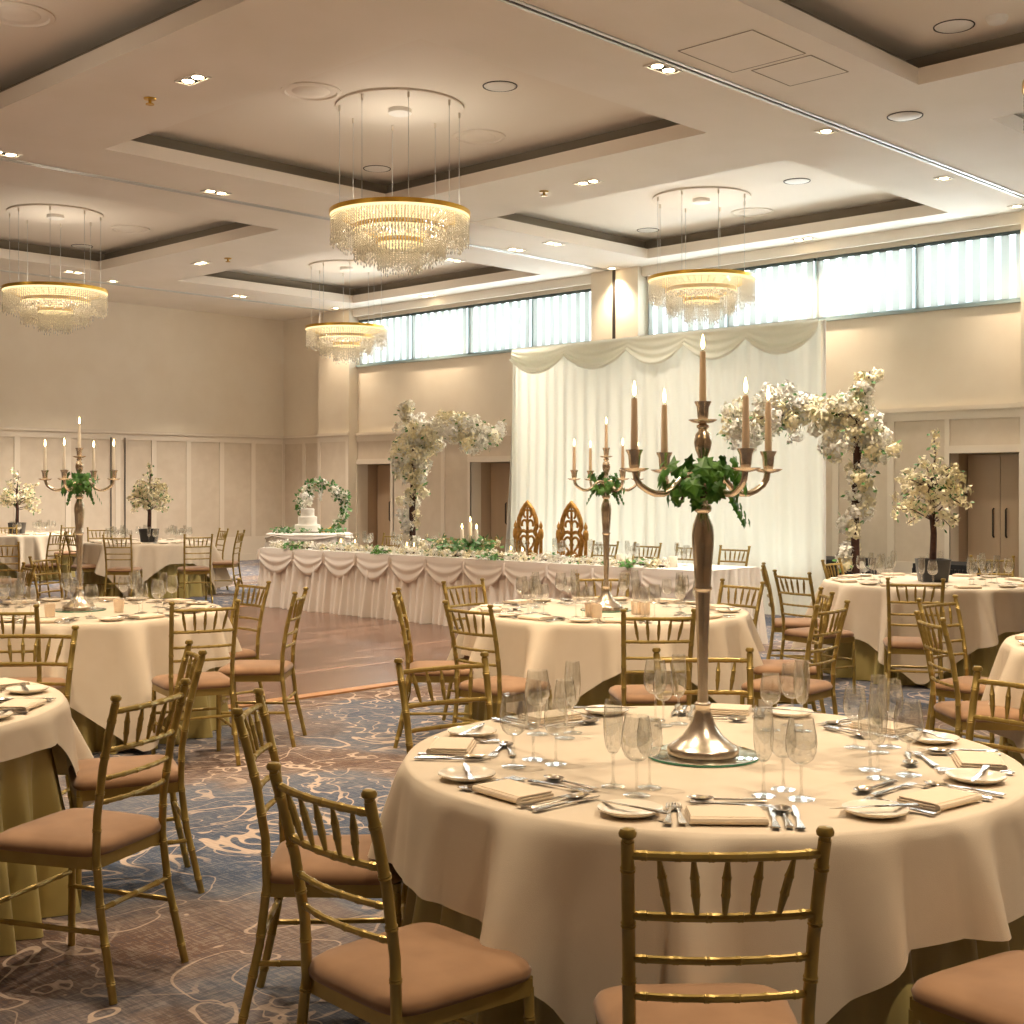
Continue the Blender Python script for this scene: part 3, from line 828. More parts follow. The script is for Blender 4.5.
def settings(key, angs, full=2, R=.885, only=None):
    c, name = TABLES[key]
    for ang in angs:
        side = SIDES[int(((ang+22.5) % 360)//45)]
        if only and side not in only: continue
        th = math.radians(ang)+CAM_A
        e = Vector((math.cos(th), math.sin(th), 0)); r = Vector((-math.sin(th), math.cos(th), 0))  # outwards, diner's right
        rz = math.atan2(-e.y, -e.x)-PI/2
        def pos(u, v, z=TT): return c + r*u + e*(R-v) + Vector((0, 0, z))
        wh = 'at the %s setting of the %s' % (side, name)
        jt = lambda s: rs.uniform(-s, s)
        j1 = jt(.012)
        pr = rz+jt(.1)
        PLATE(pos(-.225+j1, .16+jt(.01), TT-.001), 0, 'white side plate '+wh, 'side plates on the '+name)
        NAP(pos(0+j1, .14+jt(.012), TT-.001), pr, 'folded ivory napkin '+wh, 'napkins on the '+name)
        if full >= 1:
            KNIFE(pos(-.225+j1, .16, TT+.0135), rz+PI/2-.35+jt(.3), 'butter knife across the side plate '+wh, 'butter knives on the '+name)
        if full >= 2:
            FORK(pos(-.132+j1, .155), rz+jt(.06), 'outer steel fork '+wh, 'forks on the '+name)
            FORK(pos(-.108+j1, .16), rz+jt(.06), 'inner steel fork '+wh, 'forks on the '+name)
            KNIFE(pos(.112+j1, .155), rz+jt(.05), 'inner table knife '+wh, 'table knives on the '+name)
            SPOON(pos(.140+j1, .155), rz+jt(.05), 'round soup spoon between the knives '+wh, 'soup spoons on the '+name)
            KNIFE(pos(.168+j1, .155), rz+jt(.05), 'outer table knife '+wh, 'table knives on the '+name)
            SPOON(pos(.01+j1, .305+jt(.01)), rz+PI/2+jt(.25), 'dessert spoon above the napkin '+wh, 'dessert spoons on the '+name)
            FORK(pos(.02+j1, .265+jt(.008)), rz-PI/2+jt(.2), 'dessert fork above the napkin '+wh, 'dessert forks on the '+name)
        FLUTE(pos(.115+jt(.01), .39+jt(.01), TT-.0015), jt(3), 'empty champagne flute '+wh, 'champagne flutes on the '+name)
        WATER(pos(.175+jt(.01), .45+jt(.012), TT-.0015), jt(3), 'smaller empty wine glass '+wh, 'smaller wine glasses on the '+name)
        WINE(pos(.215+jt(.01), .345+jt(.012), TT-.0015), jt(3), 'larger empty wine glass '+wh, 'larger wine glasses on the '+name)
settings('T1', [33, 78, 126, 174, 221, 264, 311, 350])
settings('T2', [8, 52, 98, 140, 185, 230, 272, 317])
settings('T3', [5, 50, 95, 140, 183, 228, 272, 318])
settings('T4', [3, 47, 92, 320], 2)
settings('T5', [8, 52, 98, 140, 185, 230, 272, 317], 0)
settings('T6', [8, 52, 98, 140, 185, 230, 272, 317], 0)
settings('T7', [8, 52, 98, 140, 185, 230, 272, 317], 1)
settings('T8', [150, 190], 1)

# ------------------------------------------------------------------ candelabras
def ivy_leaf(m, p, n_, up, s):
    n_ = n_.normalized(); a = (up - n_*up.dot(n_))
    a = a.normalized() if a.length > 1e-4 else n_.orthogonal().normalized()
    b = n_.cross(a)
    sh = [(0, -.35), (.22, -.48), (.52, -.3), (.40, -.02), (.62, .18), (.3, .28), (.0, .78), (-.3, .28), (-.62, .18), (-.40, -.02), (-.52, -.3), (-.22, -.48)]
    vs = [p + n_*.08*s] + [p + (b*x + a*y)*s - n_*.12*s*abs(x)*1.4 - n_*.15*s*max(0, y) for x, y in sh]
    m.add(vs, [(0, 1+i, 1+(i+1) % 12) for i in range(12)])
ARM = [math.radians(q) for q in (203, 293, 113, 23)]
AR, PANZ, CUPZ, TOPZ = .226, .822, .885, 1.038
def make_candelabra():
    t = thing('candelabra', 'x', 'candelabra')
    MB().lathe([(0, 0), (.104, 0), (.104, .016), (.1, .021), (.085, .03), (.06, .05), (.04, .078), (.027, .11), (.021, .135), (.024, .14), (.024, .146), (.018, .15)], 40).build('base', M['silver'], t, ang=60)
    MB().lathe([(.016, .148), (.0145, .19), (.017, .3), (.0205, .42), (.0218, .455), (.0222, .468), (.0223, .475), (.027, .478), (.027, .485), (.0235, .49), (.027, .55), (.0315, .605), (.0325, .635), (.029, .665), (.02, .69), (.016, .70),
                (.024, .706), (.026, .715), (.024, .724), (.015, .73), (.0145, .79), (.022, .80), (.022, .83), (.014, .845), (.013, .862), (.022, .885), (.026, .905), (.022, .93), (.014, .94), (.013, .946), (.018, .95), (.018, .956), (.011, .96), (.010, .972)], 28).build('stem', M['silver'], t, ang=60)
    def cup(par, x, y, z):
        MB().lathe([(0, 0), (.012, -.004), (.03, .0), (.041, .006), (.042, .008), (.03, .006), (.012, .006)], 24, (x, y, z)).build('drip_pan', M['silver'], par, ang=60)
        MB().lathe([(.011, .004), (.014, .01), (.016, .018), (.018, .045), (.0245, .058), (.025, .061), (.02, .061), (.014, .05), (0, .05)], 20, (x, y, z)).build('candle_cup', M['silver'], par, ang=60)
    tp = MB().lathe([(.010, .965), (.012, .965), (.012, .97)], 12).build('finial', M['silver'], t)
    cup(tp, 0, 0, .965)
    for a in ARM:
        pr = [(.012, .805), (.04, .812), (.065, .806), (.085, .788), (.105, .768), (.13, .757), (.158, .757), (.182, .766), (.207, .782), (.219, .8), (.224, PANZ)]
        pts = []
        for i in range(len(pr)-1):
            for f in (0, .5): pts.append((pr[i][0]*(1-f)+pr[i+1][0]*f, pr[i][1]*(1-f)+pr[i+1][1]*f))
        pts.append(pr[-1])
        P3 = [(r*math.cos(a), r*math.sin(a), z) for r, z in pts]
        arm = MB().tube(P3, .0095, 10).build('arm', M['silver'], t, ang=70)
        cup(arm, AR*math.cos(a), AR*math.sin(a), PANZ)
    return t
CAND = Kind(make_candelabra)
def k_candle(mt):
    def f():
        t = thing('taper_candle', 'x', 'candle')
        MB().lathe([(0, 0), (.0108, 0), (.0105, .03), (.0085, .15), (.0075, .158), (0, .159)], 16).build('wax', M[mt], t, ang=60)
        MB().tube([(0, 0, .157), (.0005, 0, .166), (.001, 0, .172)], .001, 5).build('wick', M['wick'], t)
        MB().lathe([(0, .164), (.0035, .168), (.0055, .176), (.005, .186), (.003, .197), (.001, .206), (0, .209)], 12).build('flame', M['flame'], t)
        return t
    return f
TAPER, TAPERW = Kind(k_candle('candle')), Kind(k_candle('candlew'))
def make_mirror():
    t = thing('mirror_disc', 'x', 'mirror')
    MB().lathe([(0, .0), (.165, .0), (.165, .006)], 48).build('edge', M['mirror_edge'], t)
    MB().lathe([(.165, .006), (.16, .0065), (0, .0065)], 48).build('mirror_face', M['mirror'], t)
    return t
MIRR = Kind(make_mirror)
for key, x, d, K, cname, sc in (('T1', .557, 3.85, TAPER, 'front candelabra', 1), ('T2', .60, 8.4, TAPER, 'middle candelabra', 1), ('T3', -2.755, 8.4, TAPERW, 'left candelabra', 1)):
    b = W(x, d, TT); rz = CAM_A + (math.radians(62) if key == 'T3' else 0)
    MIRR(b - Vector((0, 0, .002)), 0, 'round mirror disc under the '+cname, 'mirror discs')
    b.z += .0055
    CAND(b, rz, {'T1': 'tall silver five-arm candelabra with ivy, standing on the front table', 'T2': 'silver five-arm candelabra on the middle table before the ivory drape',
                 'T3': 'silver five-arm candelabra on the left table before the panelled wall'}[key], 'silver candelabras')
    for a, nm in zip(ARM, ('outer left', 'inner right', 'inner left', 'outer right') if key != 'T3' else ('inner left', 'outer right', 'outer left', 'inner right')):
        K(b+Vector((AR*math.cos(a+rz), AR*math.sin(a+rz), PANZ+.0495)), 0, 'lit taper candle, %s arm of the %s' % (nm, cname), 'candles of the '+cname)
    K(b+Vector((0, 0, .965+.0495)), 0, 'lit taper candle at the top centre of the '+cname, 'candles of the '+cname)
    rng = random.Random(hash(key) % 7 if False else {'T1': 1, 'T2': 2, 'T3': 5}[key])
    t = thing('ivy_garland', {'T1': 'dark green ivy wound round the front candelabra arms', 'T2': 'small green ivy bunch on the middle candelabra', 'T3': 'bright green ivy bunch on the left candelabra'}[key], 'ivy', b+Vector((0, 0, .8)), rz)
    m = MB()
    for i in range(85 if key == 'T1' else 70):
        a = rng.uniform(0, 2*PI); r = .035+(.1 if key == 'T1' else .085)*rng.random()**.7; z = rng.uniform(-.085, .07)*(1-.3*r/.12)
        n_ = Vector((math.cos(a), math.sin(a), rng.uniform(-.2, .7)))
        ivy_leaf(m, Vector((r*math.cos(a), r*math.sin(a), z)), n_, Vector((rng.uniform(-.6, .6), rng.uniform(-.6, .6), rng.choice((-1, -1, .8)))), rng.uniform(.026, .05))
    for k in range(3):                       # trailing ends
        a = rng.uniform(0, 2*PI) if k else -.7
        for q in range(4):
            r = .1+q*.012; ivy_leaf(m, Vector((r*math.cos(a), r*math.sin(a), -.06-q*.022)), Vector((math.cos(a), math.sin(a), .2)), Vector((.2, 0, -1)), .034-.004*q)
    m.build('leaf_mass', M['ivy'] if key == 'T1' else M['leafgreen'], t, smooth=False, kind='stuff')
    v = MB()
    pts = [(.06*math.cos(q*.5)+.01*math.sin(3*q), .06*math.sin(q*.5), -.03+.03*math.sin(q*1.3)) for q in range(26)]
    v.tube(pts, .0025, 5).build('vine', M['bark'], t)
def k_tealight():
    t = thing('tealight_holder', 'x', 'candle holder')
    MB().lathe([(0, 0), (.028, 0), (.033, .065), (.034, .08), (.0315, .08), (.03, .06), (.026, .004), (0, .004)], 20).build('cup', M['frost'], t, ang=60)
    MB().lathe([(0, .005), (.019, .005), (.019, .018), (0, .018)], 14).build('tealight', M['candlew'], t, ang=60)
    MB().tube([(0, 0, .017), (0, 0, .024)], .001, 5).build('wick', M['wick'], t)
    return t
TEA = Kind(k_tealight)
for px, py, nm in ((590, 616, 'left pair, left one, on the middle table'), (597, 617.5, 'left pair, right one, on the middle table'), (636, 614, 'right pair, left one, on the middle table'), (645, 614.5, 'right pair, right one, on the middle table'),
                   (50, 617, 'left of the mirror on the left candelabra table'), (119, 612, 'right of the mirror on the left candelabra table')):
    TEA(P(px, py, TT-.001), 0, 'frosted tealight cup, '+nm, 'frosted tealight cups')

# ------------------------------------------------------------------ blossoms
def petal_puff(m, p, r, n_, size, rng, flat=1.0):
    for _ in range(n_):
        u = Vector((rng.gauss(0, 1), rng.gauss(0, 1), rng.gauss(0, 1)*flat)).normalized()
        q = p + u*r*(.55+.45*rng.random())
        a = u.orthogonal().normalized(); a.rotate(Matrix.Rotation(rng.random()*2*PI, 3, u)); b = u.cross(a)
        tl = u*rng.uniform(-.4, .4)
        s = size*rng.uniform(.7, 1.2)
        a = (a+tl).normalized()*s; b = b*s
        m.add([q-a*.2, q+b*.55+a*.1, q+a+u*s*.3, q-b*.55+a*.1], [(0, 1, 2, 3)])
def leaf_spray(m, p, r, n_, size, rng):
    for _ in range(n_):
        u = Vector((rng.gauss(0, 1), rng.gauss(0, 1), rng.gauss(0, 1))).normalized(); q = p+u*r*rng.uniform(.8, 1.1)
        a = (u+Vector((rng.uniform(-.7, .7), rng.uniform(-.7, .7), rng.uniform(-.7, .3)))).normalized(); b = a.orthogonal().normalized()*size*.3
        m.add([q, q+a*size*.5+b, q+a*size, q+a*size*.5-b], [(0, 1, 2, 3)])
def arch_tree(base, sgn, seed, label, H=2.32):
    rng = random.Random(seed)
    t = thing('blossom_tree', label, 'blossom tree', base, 0, 'white blossom trees beside the drape')
    MB().lathe([(0, 0), (.2, 0), (.2, .012), (.04, .02), (0, .02)], 24).build('foot_plate', M['pot'], t)
    MB().tube([(0, 0, .015), (.01, .01, .6), (-.012, .006, 1.2), (.008, -.008, 1.8), (0, 0, H+.1)], [.05, .045, .042, .04, .03], 10).build('trunk', M['bark'], t)
    br = MB(); L = 1.5
    arm = lambda f: Vector((0, sgn*L*f, H-.05+.12*math.sin(f*2.6)-.1*f))
    br.tube([arm(q/8) for q in range(9)], [.022-.0015*q for q in range(9)], 7)
    br.tube([(0, 0, H), (0, -sgn*.12, H+.2), (.0, -sgn*.16, H+.42)], [.018, .012, .006], 6)
    br.tube([(0, 0, H-.45), (.05, -sgn*.18, H-.35), (.08, -sgn*.3, H-.42)], [.014, .01, .005], 6)
    br.build('branch', M['bark'], t)
    fl, fy, lv = MB(), MB(), MB()
    pts = []
    for i in range(88):                       # the arm
        f = rng.random()**.85*1.05; c = arm(f)
        w_ = .23*(1-.25*f)
        pts.append((c+Vector((rng.gauss(0, .12), rng.gauss(0, .08), rng.gauss(-.02, w_*.62))), .085))
    for i in range(44):                       # head of the trunk
        pts.append((Vector((rng.gauss(0, .14), rng.gauss(0, .17), H-.12+rng.gauss(-.12, .2))), .09))
    for i in range(8): pts.append((Vector((rng.gauss(0, .05), -sgn*.14+rng.gauss(0, .05), H+.15+.035*i)), .06))
    for i in range(10): pts.append((Vector((rng.gauss(0, .06), -sgn*.26+rng.gauss(0, .06), H-.42+rng.gauss(0, .12))), .07))
    for zc in (.72, .95, 1.12, 1.32, 1.5, 1.64):          # clumps down the trunk
        s = rng.choice((-1, 1))
        for i in range(5): pts.append((Vector((rng.gauss(0, .07), s*.08+rng.gauss(0, .07), zc+rng.gauss(0, .05))), .07))
    for c, r in pts:
        petal_puff(fl if rng.random() < .62 else fy, c, r*1.15, 62, .04, rng)
        if rng.random() < .55: leaf_spray(lv, c, r*1.05, 3, .07, rng)
    fl.build('blossom_clusters', M['blossom'], t, smooth=False, kind='stuff'); fy.build('cream_blossom_clusters', M['blossomy'], t, smooth=False, kind='stuff')
    lv.build('leaves', M['leafgreen'], t, smooth=False, kind='stuff')
arch_tree(onX(413, 12.5), -1, 21, 'tall white blossom tree left of the ivory drape, arm reaching right')
arch_tree(onX(856, 12.4), 1, 22, 'tall white blossom tree right of the ivory drape, arm reaching left')
def pot_tree(base, seed, label, H, spread, ns, group='potted blossom trees'):
    rng = random.Random(seed)
    t = thing('potted_blossom_tree', label, 'blossom tree', base, CAM_A, group)
    MB().lathe([(0, 0), (.105, 0), (.125, .17), (.128, .185), (.112, .185), (.11, .16), (0, .16)], 4 if False else 24, power=6).build('pot', M['pot'], t, ang=40)
    MB().tube([(0, 0, .15), (.008, 0, .4), (-.006, .005, .6), (0, 0, H*.72)], [.03, .026, .024, .016], 9).build('trunk', M['bark'], t)
    br, fl, lv = MB(), MB(), MB()
    for i in range(ns):
        z0 = rng.uniform(.42, .72)*H; a = rng.uniform(0, 2*PI); rise = rng.uniform(-.16, .2)
        ln = spread*rng.uniform(.5, 1.05)*(1.0 if z0 < .6*H else .7)
        e_ = Vector((ln*math.cos(a), ln*math.sin(a), z0+rise*H*.6)); s_ = Vector((0, 0, z0-.05))
        mid = s_.lerp(e_, .5)+Vector((0, 0, .05))
        br.tube([s_, mid, e_], [.007, .005, .003], 5)
        for k in range(4):
            c = (mid if k < 1 else e_ if k > 2 else mid.lerp(e_, .3*k)) + Vector((rng.gauss(0, .025), rng.gauss(0, .025), rng.gauss(0, .03)))
            petal_puff(fl, c, .038, 13, .03, rng); leaf_spray(lv, c, .045, 1, .045, rng)
    for i in range(5):
        z = H*(.75+.06*i); c = Vector((rng.gauss(0, .03), rng.gauss(0, .03), z)); petal_puff(fl, c, .04, 14, .03, rng); leaf_spray(lv, c, .045, 2, .05, rng)
    br.tube([(0, 0, H*.7), (.02, 0, H*.85), (.01, .01, H)], [.012, .007, .004], 5)
    br.build('branch', M['bark'], t); fl.build('blossom_clusters', M['blossomy'], t, smooth=False, kind='stuff'); lv.build('leaves', M['leafgreen'], t, smooth=False, kind='stuff')
for key, seed, lb, H, sp in (('T7', 31, 'potted cream blossom tree in a black pot on the right table', 1.24, .37), ('T5', 32, 'small potted blossom tree before the far panelled wall', 1.1, .34), ('T6', 33, 'yellowish potted blossom tree at the far left frame edge', 1.06, .4)):
    c = TABLES[key][0]; pot_tree(Vector((c.x, c.y, TT-.002)), seed, lb, H, sp, 36 if key == 'T7' else 30)

# ------------------------------------------------------------------ top table
HX0, HX1, HY0, HY1 = 10.05, 10.98, 7.22, 14.2
ht = thing('top_table', 'long top table with swagged ivory voile skirt across the hall', 'table', (HX0+.45, (HY0+HY1)/2, 0), 0)
ox, oy = ht.location.x, ht.location.y
MB().box(HX0+.02-ox, HX1-.02-ox, HY0+.02-oy, HY1-.02-oy, .72, .75).build('tabletop', M['recess'], ht, smooth=False)
for (xx, yy) in ((.1, .15), (.83, .15), (.1, 6.8), (.83, 6.8), (.1, 3.5), (.83, 3.5)):
    MB().tube([(HX0+xx-ox, HY0+yy-oy, 0), (HX0+xx-ox, HY0+yy-oy, .72)], .018, 8).build('leg', M['dark'], ht)
MB().box(HX0-ox, HX1-ox, HY0-oy, HY1-oy, .75, .757).build('top_cloth', M['topcloth'], ht, smooth=False)
per = [(HX1, HY1), (HX0, HY1), (HX0, HY0), (HX1, HY0)]
seg = [(per[i], per[i+1]) for i in range(3)]
tot = [math.dist(*s) for s in seg]; TL = sum(tot)
def along(s):
    for k, (a, b) in enumerate(seg):
        if s <= tot[k] or k == 2:
            f = min(1, max(0, s/tot[k])); d = Vector((b[0]-a[0], b[1]-a[1], 0)).normalized()
            return Vector((a[0]+(b[0]-a[0])*f, a[1]+(b[1]-a[1])*f, 0)), Vector((d.y, -d.x, 0))
        s -= tot[k]
rk = random.Random(5); phs = [rk.random()*6 for _ in range(4)]
def skirt(u, v):
    s = u*TL; p, n_ = along(s)
    n_ = -n_ if False else n_
    wv = math.sin(s*52+2*math.sin(s*3.1+phs[0])) + .6*math.sin(s*31+phs[1]) + .5*math.sin(s*13+phs[2])
    o = .016 + .013*wv*min(1, v*3+.3) + v**1.4*(.05+.03*wv)
    q = p + n_*max(.004, o); return (q.x-ox, q.y-oy, .752-.742*v)
def sgn_check():
    p, n_ = along(tot[0]+1.0); return n_.x < 0
if not sgn_check():
    _al = along
    def along(s):
        p, n_ = _al(s); return p, -n_
MB().grid(720, 9, skirt).build('table_skirt', M['skirt'], ht, ang=80)
peaks = [14.17]; v = 13.44
while v > HY0+.2: peaks.append(v); v -= .615
peaks.append(HY0+.03)
for a, b in zip(peaks, peaks[1:]):           # one swag between two gathers
    def sw(u, v, a=a, b=b):
        y = a+(b-a)*u; sag = 4*u*(1-u); dep = .035+.085*v+.2*sag*v
        roll = .034+.018*math.sin(PI*v)*sag + .005*math.sin(v*17)*(.4+.6*sag) + .012*v + .012*math.exp(-((v-.94)/.07)**2)
        return (HX0-roll-ox, y-oy, .756-dep*(.98) if v > 0 else .756)
    MB().grid(22, 14, sw).build('swag', M['swag'], ht, ang=80)
    g = MB().tube([(HX0-.05-ox, a-oy, .735), (HX0-.055-ox, a-oy, .68), (HX0-.05-ox, a-oy, .6)], [.016, .02, .012], 8)
    g.build('gather', M['swag'], ht)
# garland along the front edge
rg = random.Random(8)
ga = thing('flower_garland', 'cream and green flower garland along the front edge of the top table', 'garland', (HX0+.12, (7.75+HY1)/2, .757), 0)
fl, lv, st_, fy = MB(), MB(), MB(), MB()
yy = 7.75
while yy < HY1-.1:
    c = Vector((rg.gauss(0, .03), yy-ga.location.y, .04+rg.gauss(0, .012)))
    petal_puff(fl if rg.random() < .6 else fy, c, .045, 22, .026, rg, .7)
    if rg.random() < .35: leaf_spray(lv, c, .045, 2, .05, rg)
    yy += .028
st_.tube([(0, 7.75-ga.location.y+i*.4, .02+.004*(i % 2)) for i in range(16)], .008, 6)
fl.build('blossom_clusters', M['blossom'], ga, smooth=False, kind='stuff'); fy.build('cream_blossom_clusters', M['blossomy'], ga, smooth=False, kind='stuff'); lv.build('leaves', M['leafgreen'], ga, smooth=False, kind='stuff'); st_.build('vine', M['bark'], ga)
for k, (px, wh) in enumerate(((632, 'right of the middle candelabra'), (493, 'left of the thrones'), (382, 'below the blossom tree'), (295, 'before the cake'))):
    q = onX(px, HX0+.04, .757)
    t = thing('leaf_sprig', 'dark green leaf sprig on the top table garland, '+wh, 'leaves', q, 0, 'dark leaf sprigs in the garland')
    m = MB()
    for i in range(16):
        c = Vector((rg.gauss(-.03, .02), rg.gauss(0, .09), .035+rg.gauss(0, .012))); leaf_spray(m, c, .02, 3, .065, rg)
    m.build('leaf_mass', M['ivy'], t, smooth=False, kind='stuff')
    MB().tube([(0, -.15, .035), (-.01, 0, .045), (0, .15, .035)], .004, 5).build('stalk', M['bark'], t)
# three-candle flower arrangement
q = onX(467, HX0+.32, .757)
t = thing('flower_arrangement', 'low green and cream flower arrangement holding three candles on the top table', 'flower arrangement', q, 0)
MB().lathe([(0, 0), (.16, 0), (.17, .03), (.15, .05), (0, .05)], 24).build('tray', M['pot'], t)
fl, lv = MB(), MB()
for i in range(70):
    c = Vector((rg.gauss(0, .08), rg.gauss(0, .19), .07+abs(rg.gauss(0, .055))))
    if i % 2: petal_puff(fl, c, .04, 14, .032, rg)
    leaf_spray(lv, c, .05, 5, .085, rg)
fl.build('blossom_clusters', M['blossomy'], t, smooth=False, kind='stuff'); lv.build('leaves', M['leafgreen'], t, smooth=False, kind='stuff')
def k_dinner():
    t = thing('dinner_candle', 'x', 'candle')
    MB().lathe([(0, 0), (.021, 0), (.02, .23), (.012, .236), (0, .236)], 14).build('wax', M['candlew'], t, ang=60)
    MB().tube([(0, 0, .235), (0, 0, .25)], .0018, 5).build('wick', M['wick'], t)
    MB().lathe([(0, .244), (.007, .25), (.0095, .263), (.005, .285), (0, .3)], 10).build('flame', M['flame'], t)
    return t
DIN = Kind(k_dinner)
for px, dz, wh in ((462, .02, 'left of three'), (470.2, .1, 'tall middle one'), (476.5, .02, 'right of three')):
    w_ = onX(px, HX0+.32, .757+.05+dz); DIN(w_, 0, 'lit ivory candle in the top table flowers, '+wh, 'candles in the top table flowers')
def k_vase():
    t = thing('hurricane_vase', 'x', 'vase')
    MB().lathe([(0, 0), (.05, 0), (.052, .02), (.052, .21), (.05, .21), (.049, .02), (0, .008)], 24).build('glass_cylinder', M['vase'], t, ang=60)
    MB().lathe([(0, .009), (.035, .009), (.035, .085), (.03, .09), (0, .088)], 18).build('pillar_candle', M['frost'], t, ang=60)
    MB().lathe([(0, .095), (.006, .1), (.008, .112), (.003, .13), (0, .138)], 10).build('flame', M['flame'], t)
    return t
VASE = Kind(k_vase)
for px, xo, wh in ((341, .3, 'nearest the cake'), (355, .35, 'second from the cake'), (407, .3, 'left of the tree trunk foot'), (414, .2, 'right of the tree trunk foot'), (511, .35, 'before the left throne'), (522.5, .22, 'right of the pair before the left throne')):
    VASE(onX(px, HX0+xo, .7565), 0, 'glass candle cylinder on the top table, '+wh, 'candle cylinders on the top table')
for k, px in enumerate((367, 396, 430, 558, 594, 631, 681)):
    nm = ('beside the cake end', 'left of the tree trunk', 'right of the tree trunk', 'before the right throne', 'right of the thrones', 'right of the middle candelabra', 'left of the front candelabra')[k]
    for j, (K, dx, dy) in enumerate(((FLUTE, .62, .05), (WATER, .56, -.03), (WINE, .66, -.07))):
        q = onX(px, HX0+dx, .7565); q.y += dy
        K(q, 0, ('flute', 'smaller wine glass', 'larger wine glass')[j]+' on the top table, '+nm, 'glasses on the top table')
def k_pillar():
    t = thing('pillar_candle', 'x', 'candle')
    MB().lathe([(0, 0), (.042, 0), (.044, .01), (.044, .105), (.036, .11), (.03, .1), (0, .098)], 20).build('wax', M['candlew'], t, ang=60)
    MB().tube([(0, 0, .097), (0, 0, .112)], .0018, 5).build('wick', M['wick'], t)
    return t
PIL = Kind(k_pillar)
for px, wh in ((620.5, 'right of the middle candelabra pole'), (673, 'left of the front candelabra stem')):
    PIL(onX(px, HX0+.3, .7565), 0, 'white unlit pillar candle on the top table, '+wh, 'white pillar candles')

# thrones
def make_throne():
    t = thing('throne_chair', 'x', 'throne')
    g = M['throne']
    def path(pts, r, name, n=7): MB().tube(pts, r, n).build(name, g, t)
    def arc(cx, cz, rx, rz, a0, a1, n=14): return [(cx+rx*math.cos(math.radians(a0+(a1-a0)*i/n)), -.24, cz+rz*math.sin(math.radians(a0+(a1-a0)*i/n))) for i in range(n+1)]
    # carved openwork back
    o = []
    for (x, z) in ((.15, .5), (.17, .62), (.135, .74), (.16, .86), (.165, .93), (.12, .99), (.155, 1.05), (.14, 1.15), (.09, 1.25), (.03, 1.32), (0, 1.345)): o.append((x, z))
    out = [(x, -.24, z) for x, z in o] + [(-x, -.24, z) for x, z in o[::-1][1:]]
    b = MB().tube(out, .029, 8)
    for s in (-1, 1):
        b.tube([(s*x, -.24+y*0, z) for x, y, z in arc(.06, .88, .055, .055, -60, 230)], .017, 6)
        b.tube([(s*x, -.24, z) for x, y, z in arc(.07, .68, .05, .07, 90, 360)], .017, 6)
        b.tube([(s*x, -.24, z) for x, y, z in arc(.05, 1.08, .045, .05, -30, 200)], .016, 6)
        b.tube([(s*x, -.24, z) for x, y, z in arc(.03, 1.21, .035, .045, -80, 180)], .014, 6)
        b.tube([(0, -.24, .98), (s*.06, -.24, 1.0), (s*.12, -.24, .99)], .022, 6)
        b.tube([(0, -.24, .62), (s*.05, -.24, .78), (s*.1, -.24, .83), (s*.15, -.24, .8)], .016, 6)
    b.tube([(0, -.24, .5), (0, -.24, .95), (0, -.24, 1.3)], [.02, .022, .012], 6)
    b.lathe([(0, -.03), (.028, -.012), (.03, 0), (.02, .02), (0, .035)], 10, (0, -.24, 1.345)); b.lathe([(0, -.03), (.04, 0), (0, .03)], 10, (0, -.24, 1.0))
    b.build('carved_back', g, t, ang=70)
    for s in (-1, 1):
        MB().lathe([(.022, 0), (.024, .3), (.024, .5), (.03, .52), (.022, .54), (.022, .9), (.034, .92), (.036, .98), (.026, 1.02), (.014, 1.03), (.024, 1.05), (.022, 1.075), (.008, 1.1), (0, 1.13)], 12, (s*.215, -.25, 0)).build('back_post', g, t, ang=60)
        MB().lathe([(.016, 0), (.03, .05), (.022, .12), (.036, .3), (.03, .4), (.03, .43)], 12, (s*.24, .22, 0)).build('leg', g, t, ang=60)
        ar = MB().tube([(s*.225, -.24, .68), (s*.25, 0, .66), (s*.255, .15, .67), (s*.25, .2, .62)], [.022, .024, .026, .016], 8); ar.tube([(s*.25, .17, .65), (s*.245, .15, .46)], .02, 8)
        ar.build('armrest', g, t, ang=60)
    MB().box(-.26, .26, -.26, .25, .38, .44).build('seat_frame', g, t, smooth=False)
    MB().lathe([(0, .52), (.18, .515), (.225, .5), (.24, .47), (.235, .44), (0, .44)], 28, (0, -.01, 0), power=4).build('seat', M['drape'], t, ang=70)
    MB().box(-.13, .13, -.235, -.225, .5, .74).build('back_pad', M['throne'], t, smooth=False)
    return t
THR = Kind(make_throne)
for px, wh in ((527.5, 'left'), (571.5, 'right')):
    b = onX(px, 11.85); THR((b.x-.24, b.y, .001), PI/2, 'ornate gilded throne chair behind the top table, %s of the pair' % wh, 'gilded thrones')

# ------------------------------------------------------------------ cake table
ct = onX(309.5, 11.95)
u = make_cloth(.60, .865, lambda q: .855, 22, .06, .1, 77, 220, 12)
cake_t = thing('cake_table', 'round cake table in white gathered cloth at the end of the top table', 'table', (ct.x, ct.y, 0))
MB().lathe([(0, .86), (.58, .86), (.58, .83), (0, .83)], 36).build('tabletop', M['recess'], cake_t)
MB().lathe([(.25, 0), (.25, .02), (.04, .05), (.035, .83)], 20).build('pedestal', M['dark'], cake_t)
cl = u.build('tablecloth', M['skirt'], loc=(ct.x, ct.y, 0), ang=80); tag(cl, 'white gathered cloth on the round cake table', 'tablecloth')
m = MB()
m.grid(160, 10, lambda q, v: ((.615+.03*math.sin(PI*v)+.012*math.sin(v*16))*math.cos(2*PI*q), (.615+.03*math.sin(PI*v)+.012*math.sin(v*16))*math.sin(2*PI*q), .862-(.05+.1*abs(math.sin(4*PI*q)))*v), True)
m.build('swag', M['swag'], cl, ang=80)
ck = thing('wedding_cake', 'white three-tier wedding cake with flowers on top', 'cake', ct+W(-.02, -.05, .866))
MB().lathe([(0, 0), (.23, 0), (.23, .012), (0, .012)], 32).build('cake_board', M['steel'], ck)
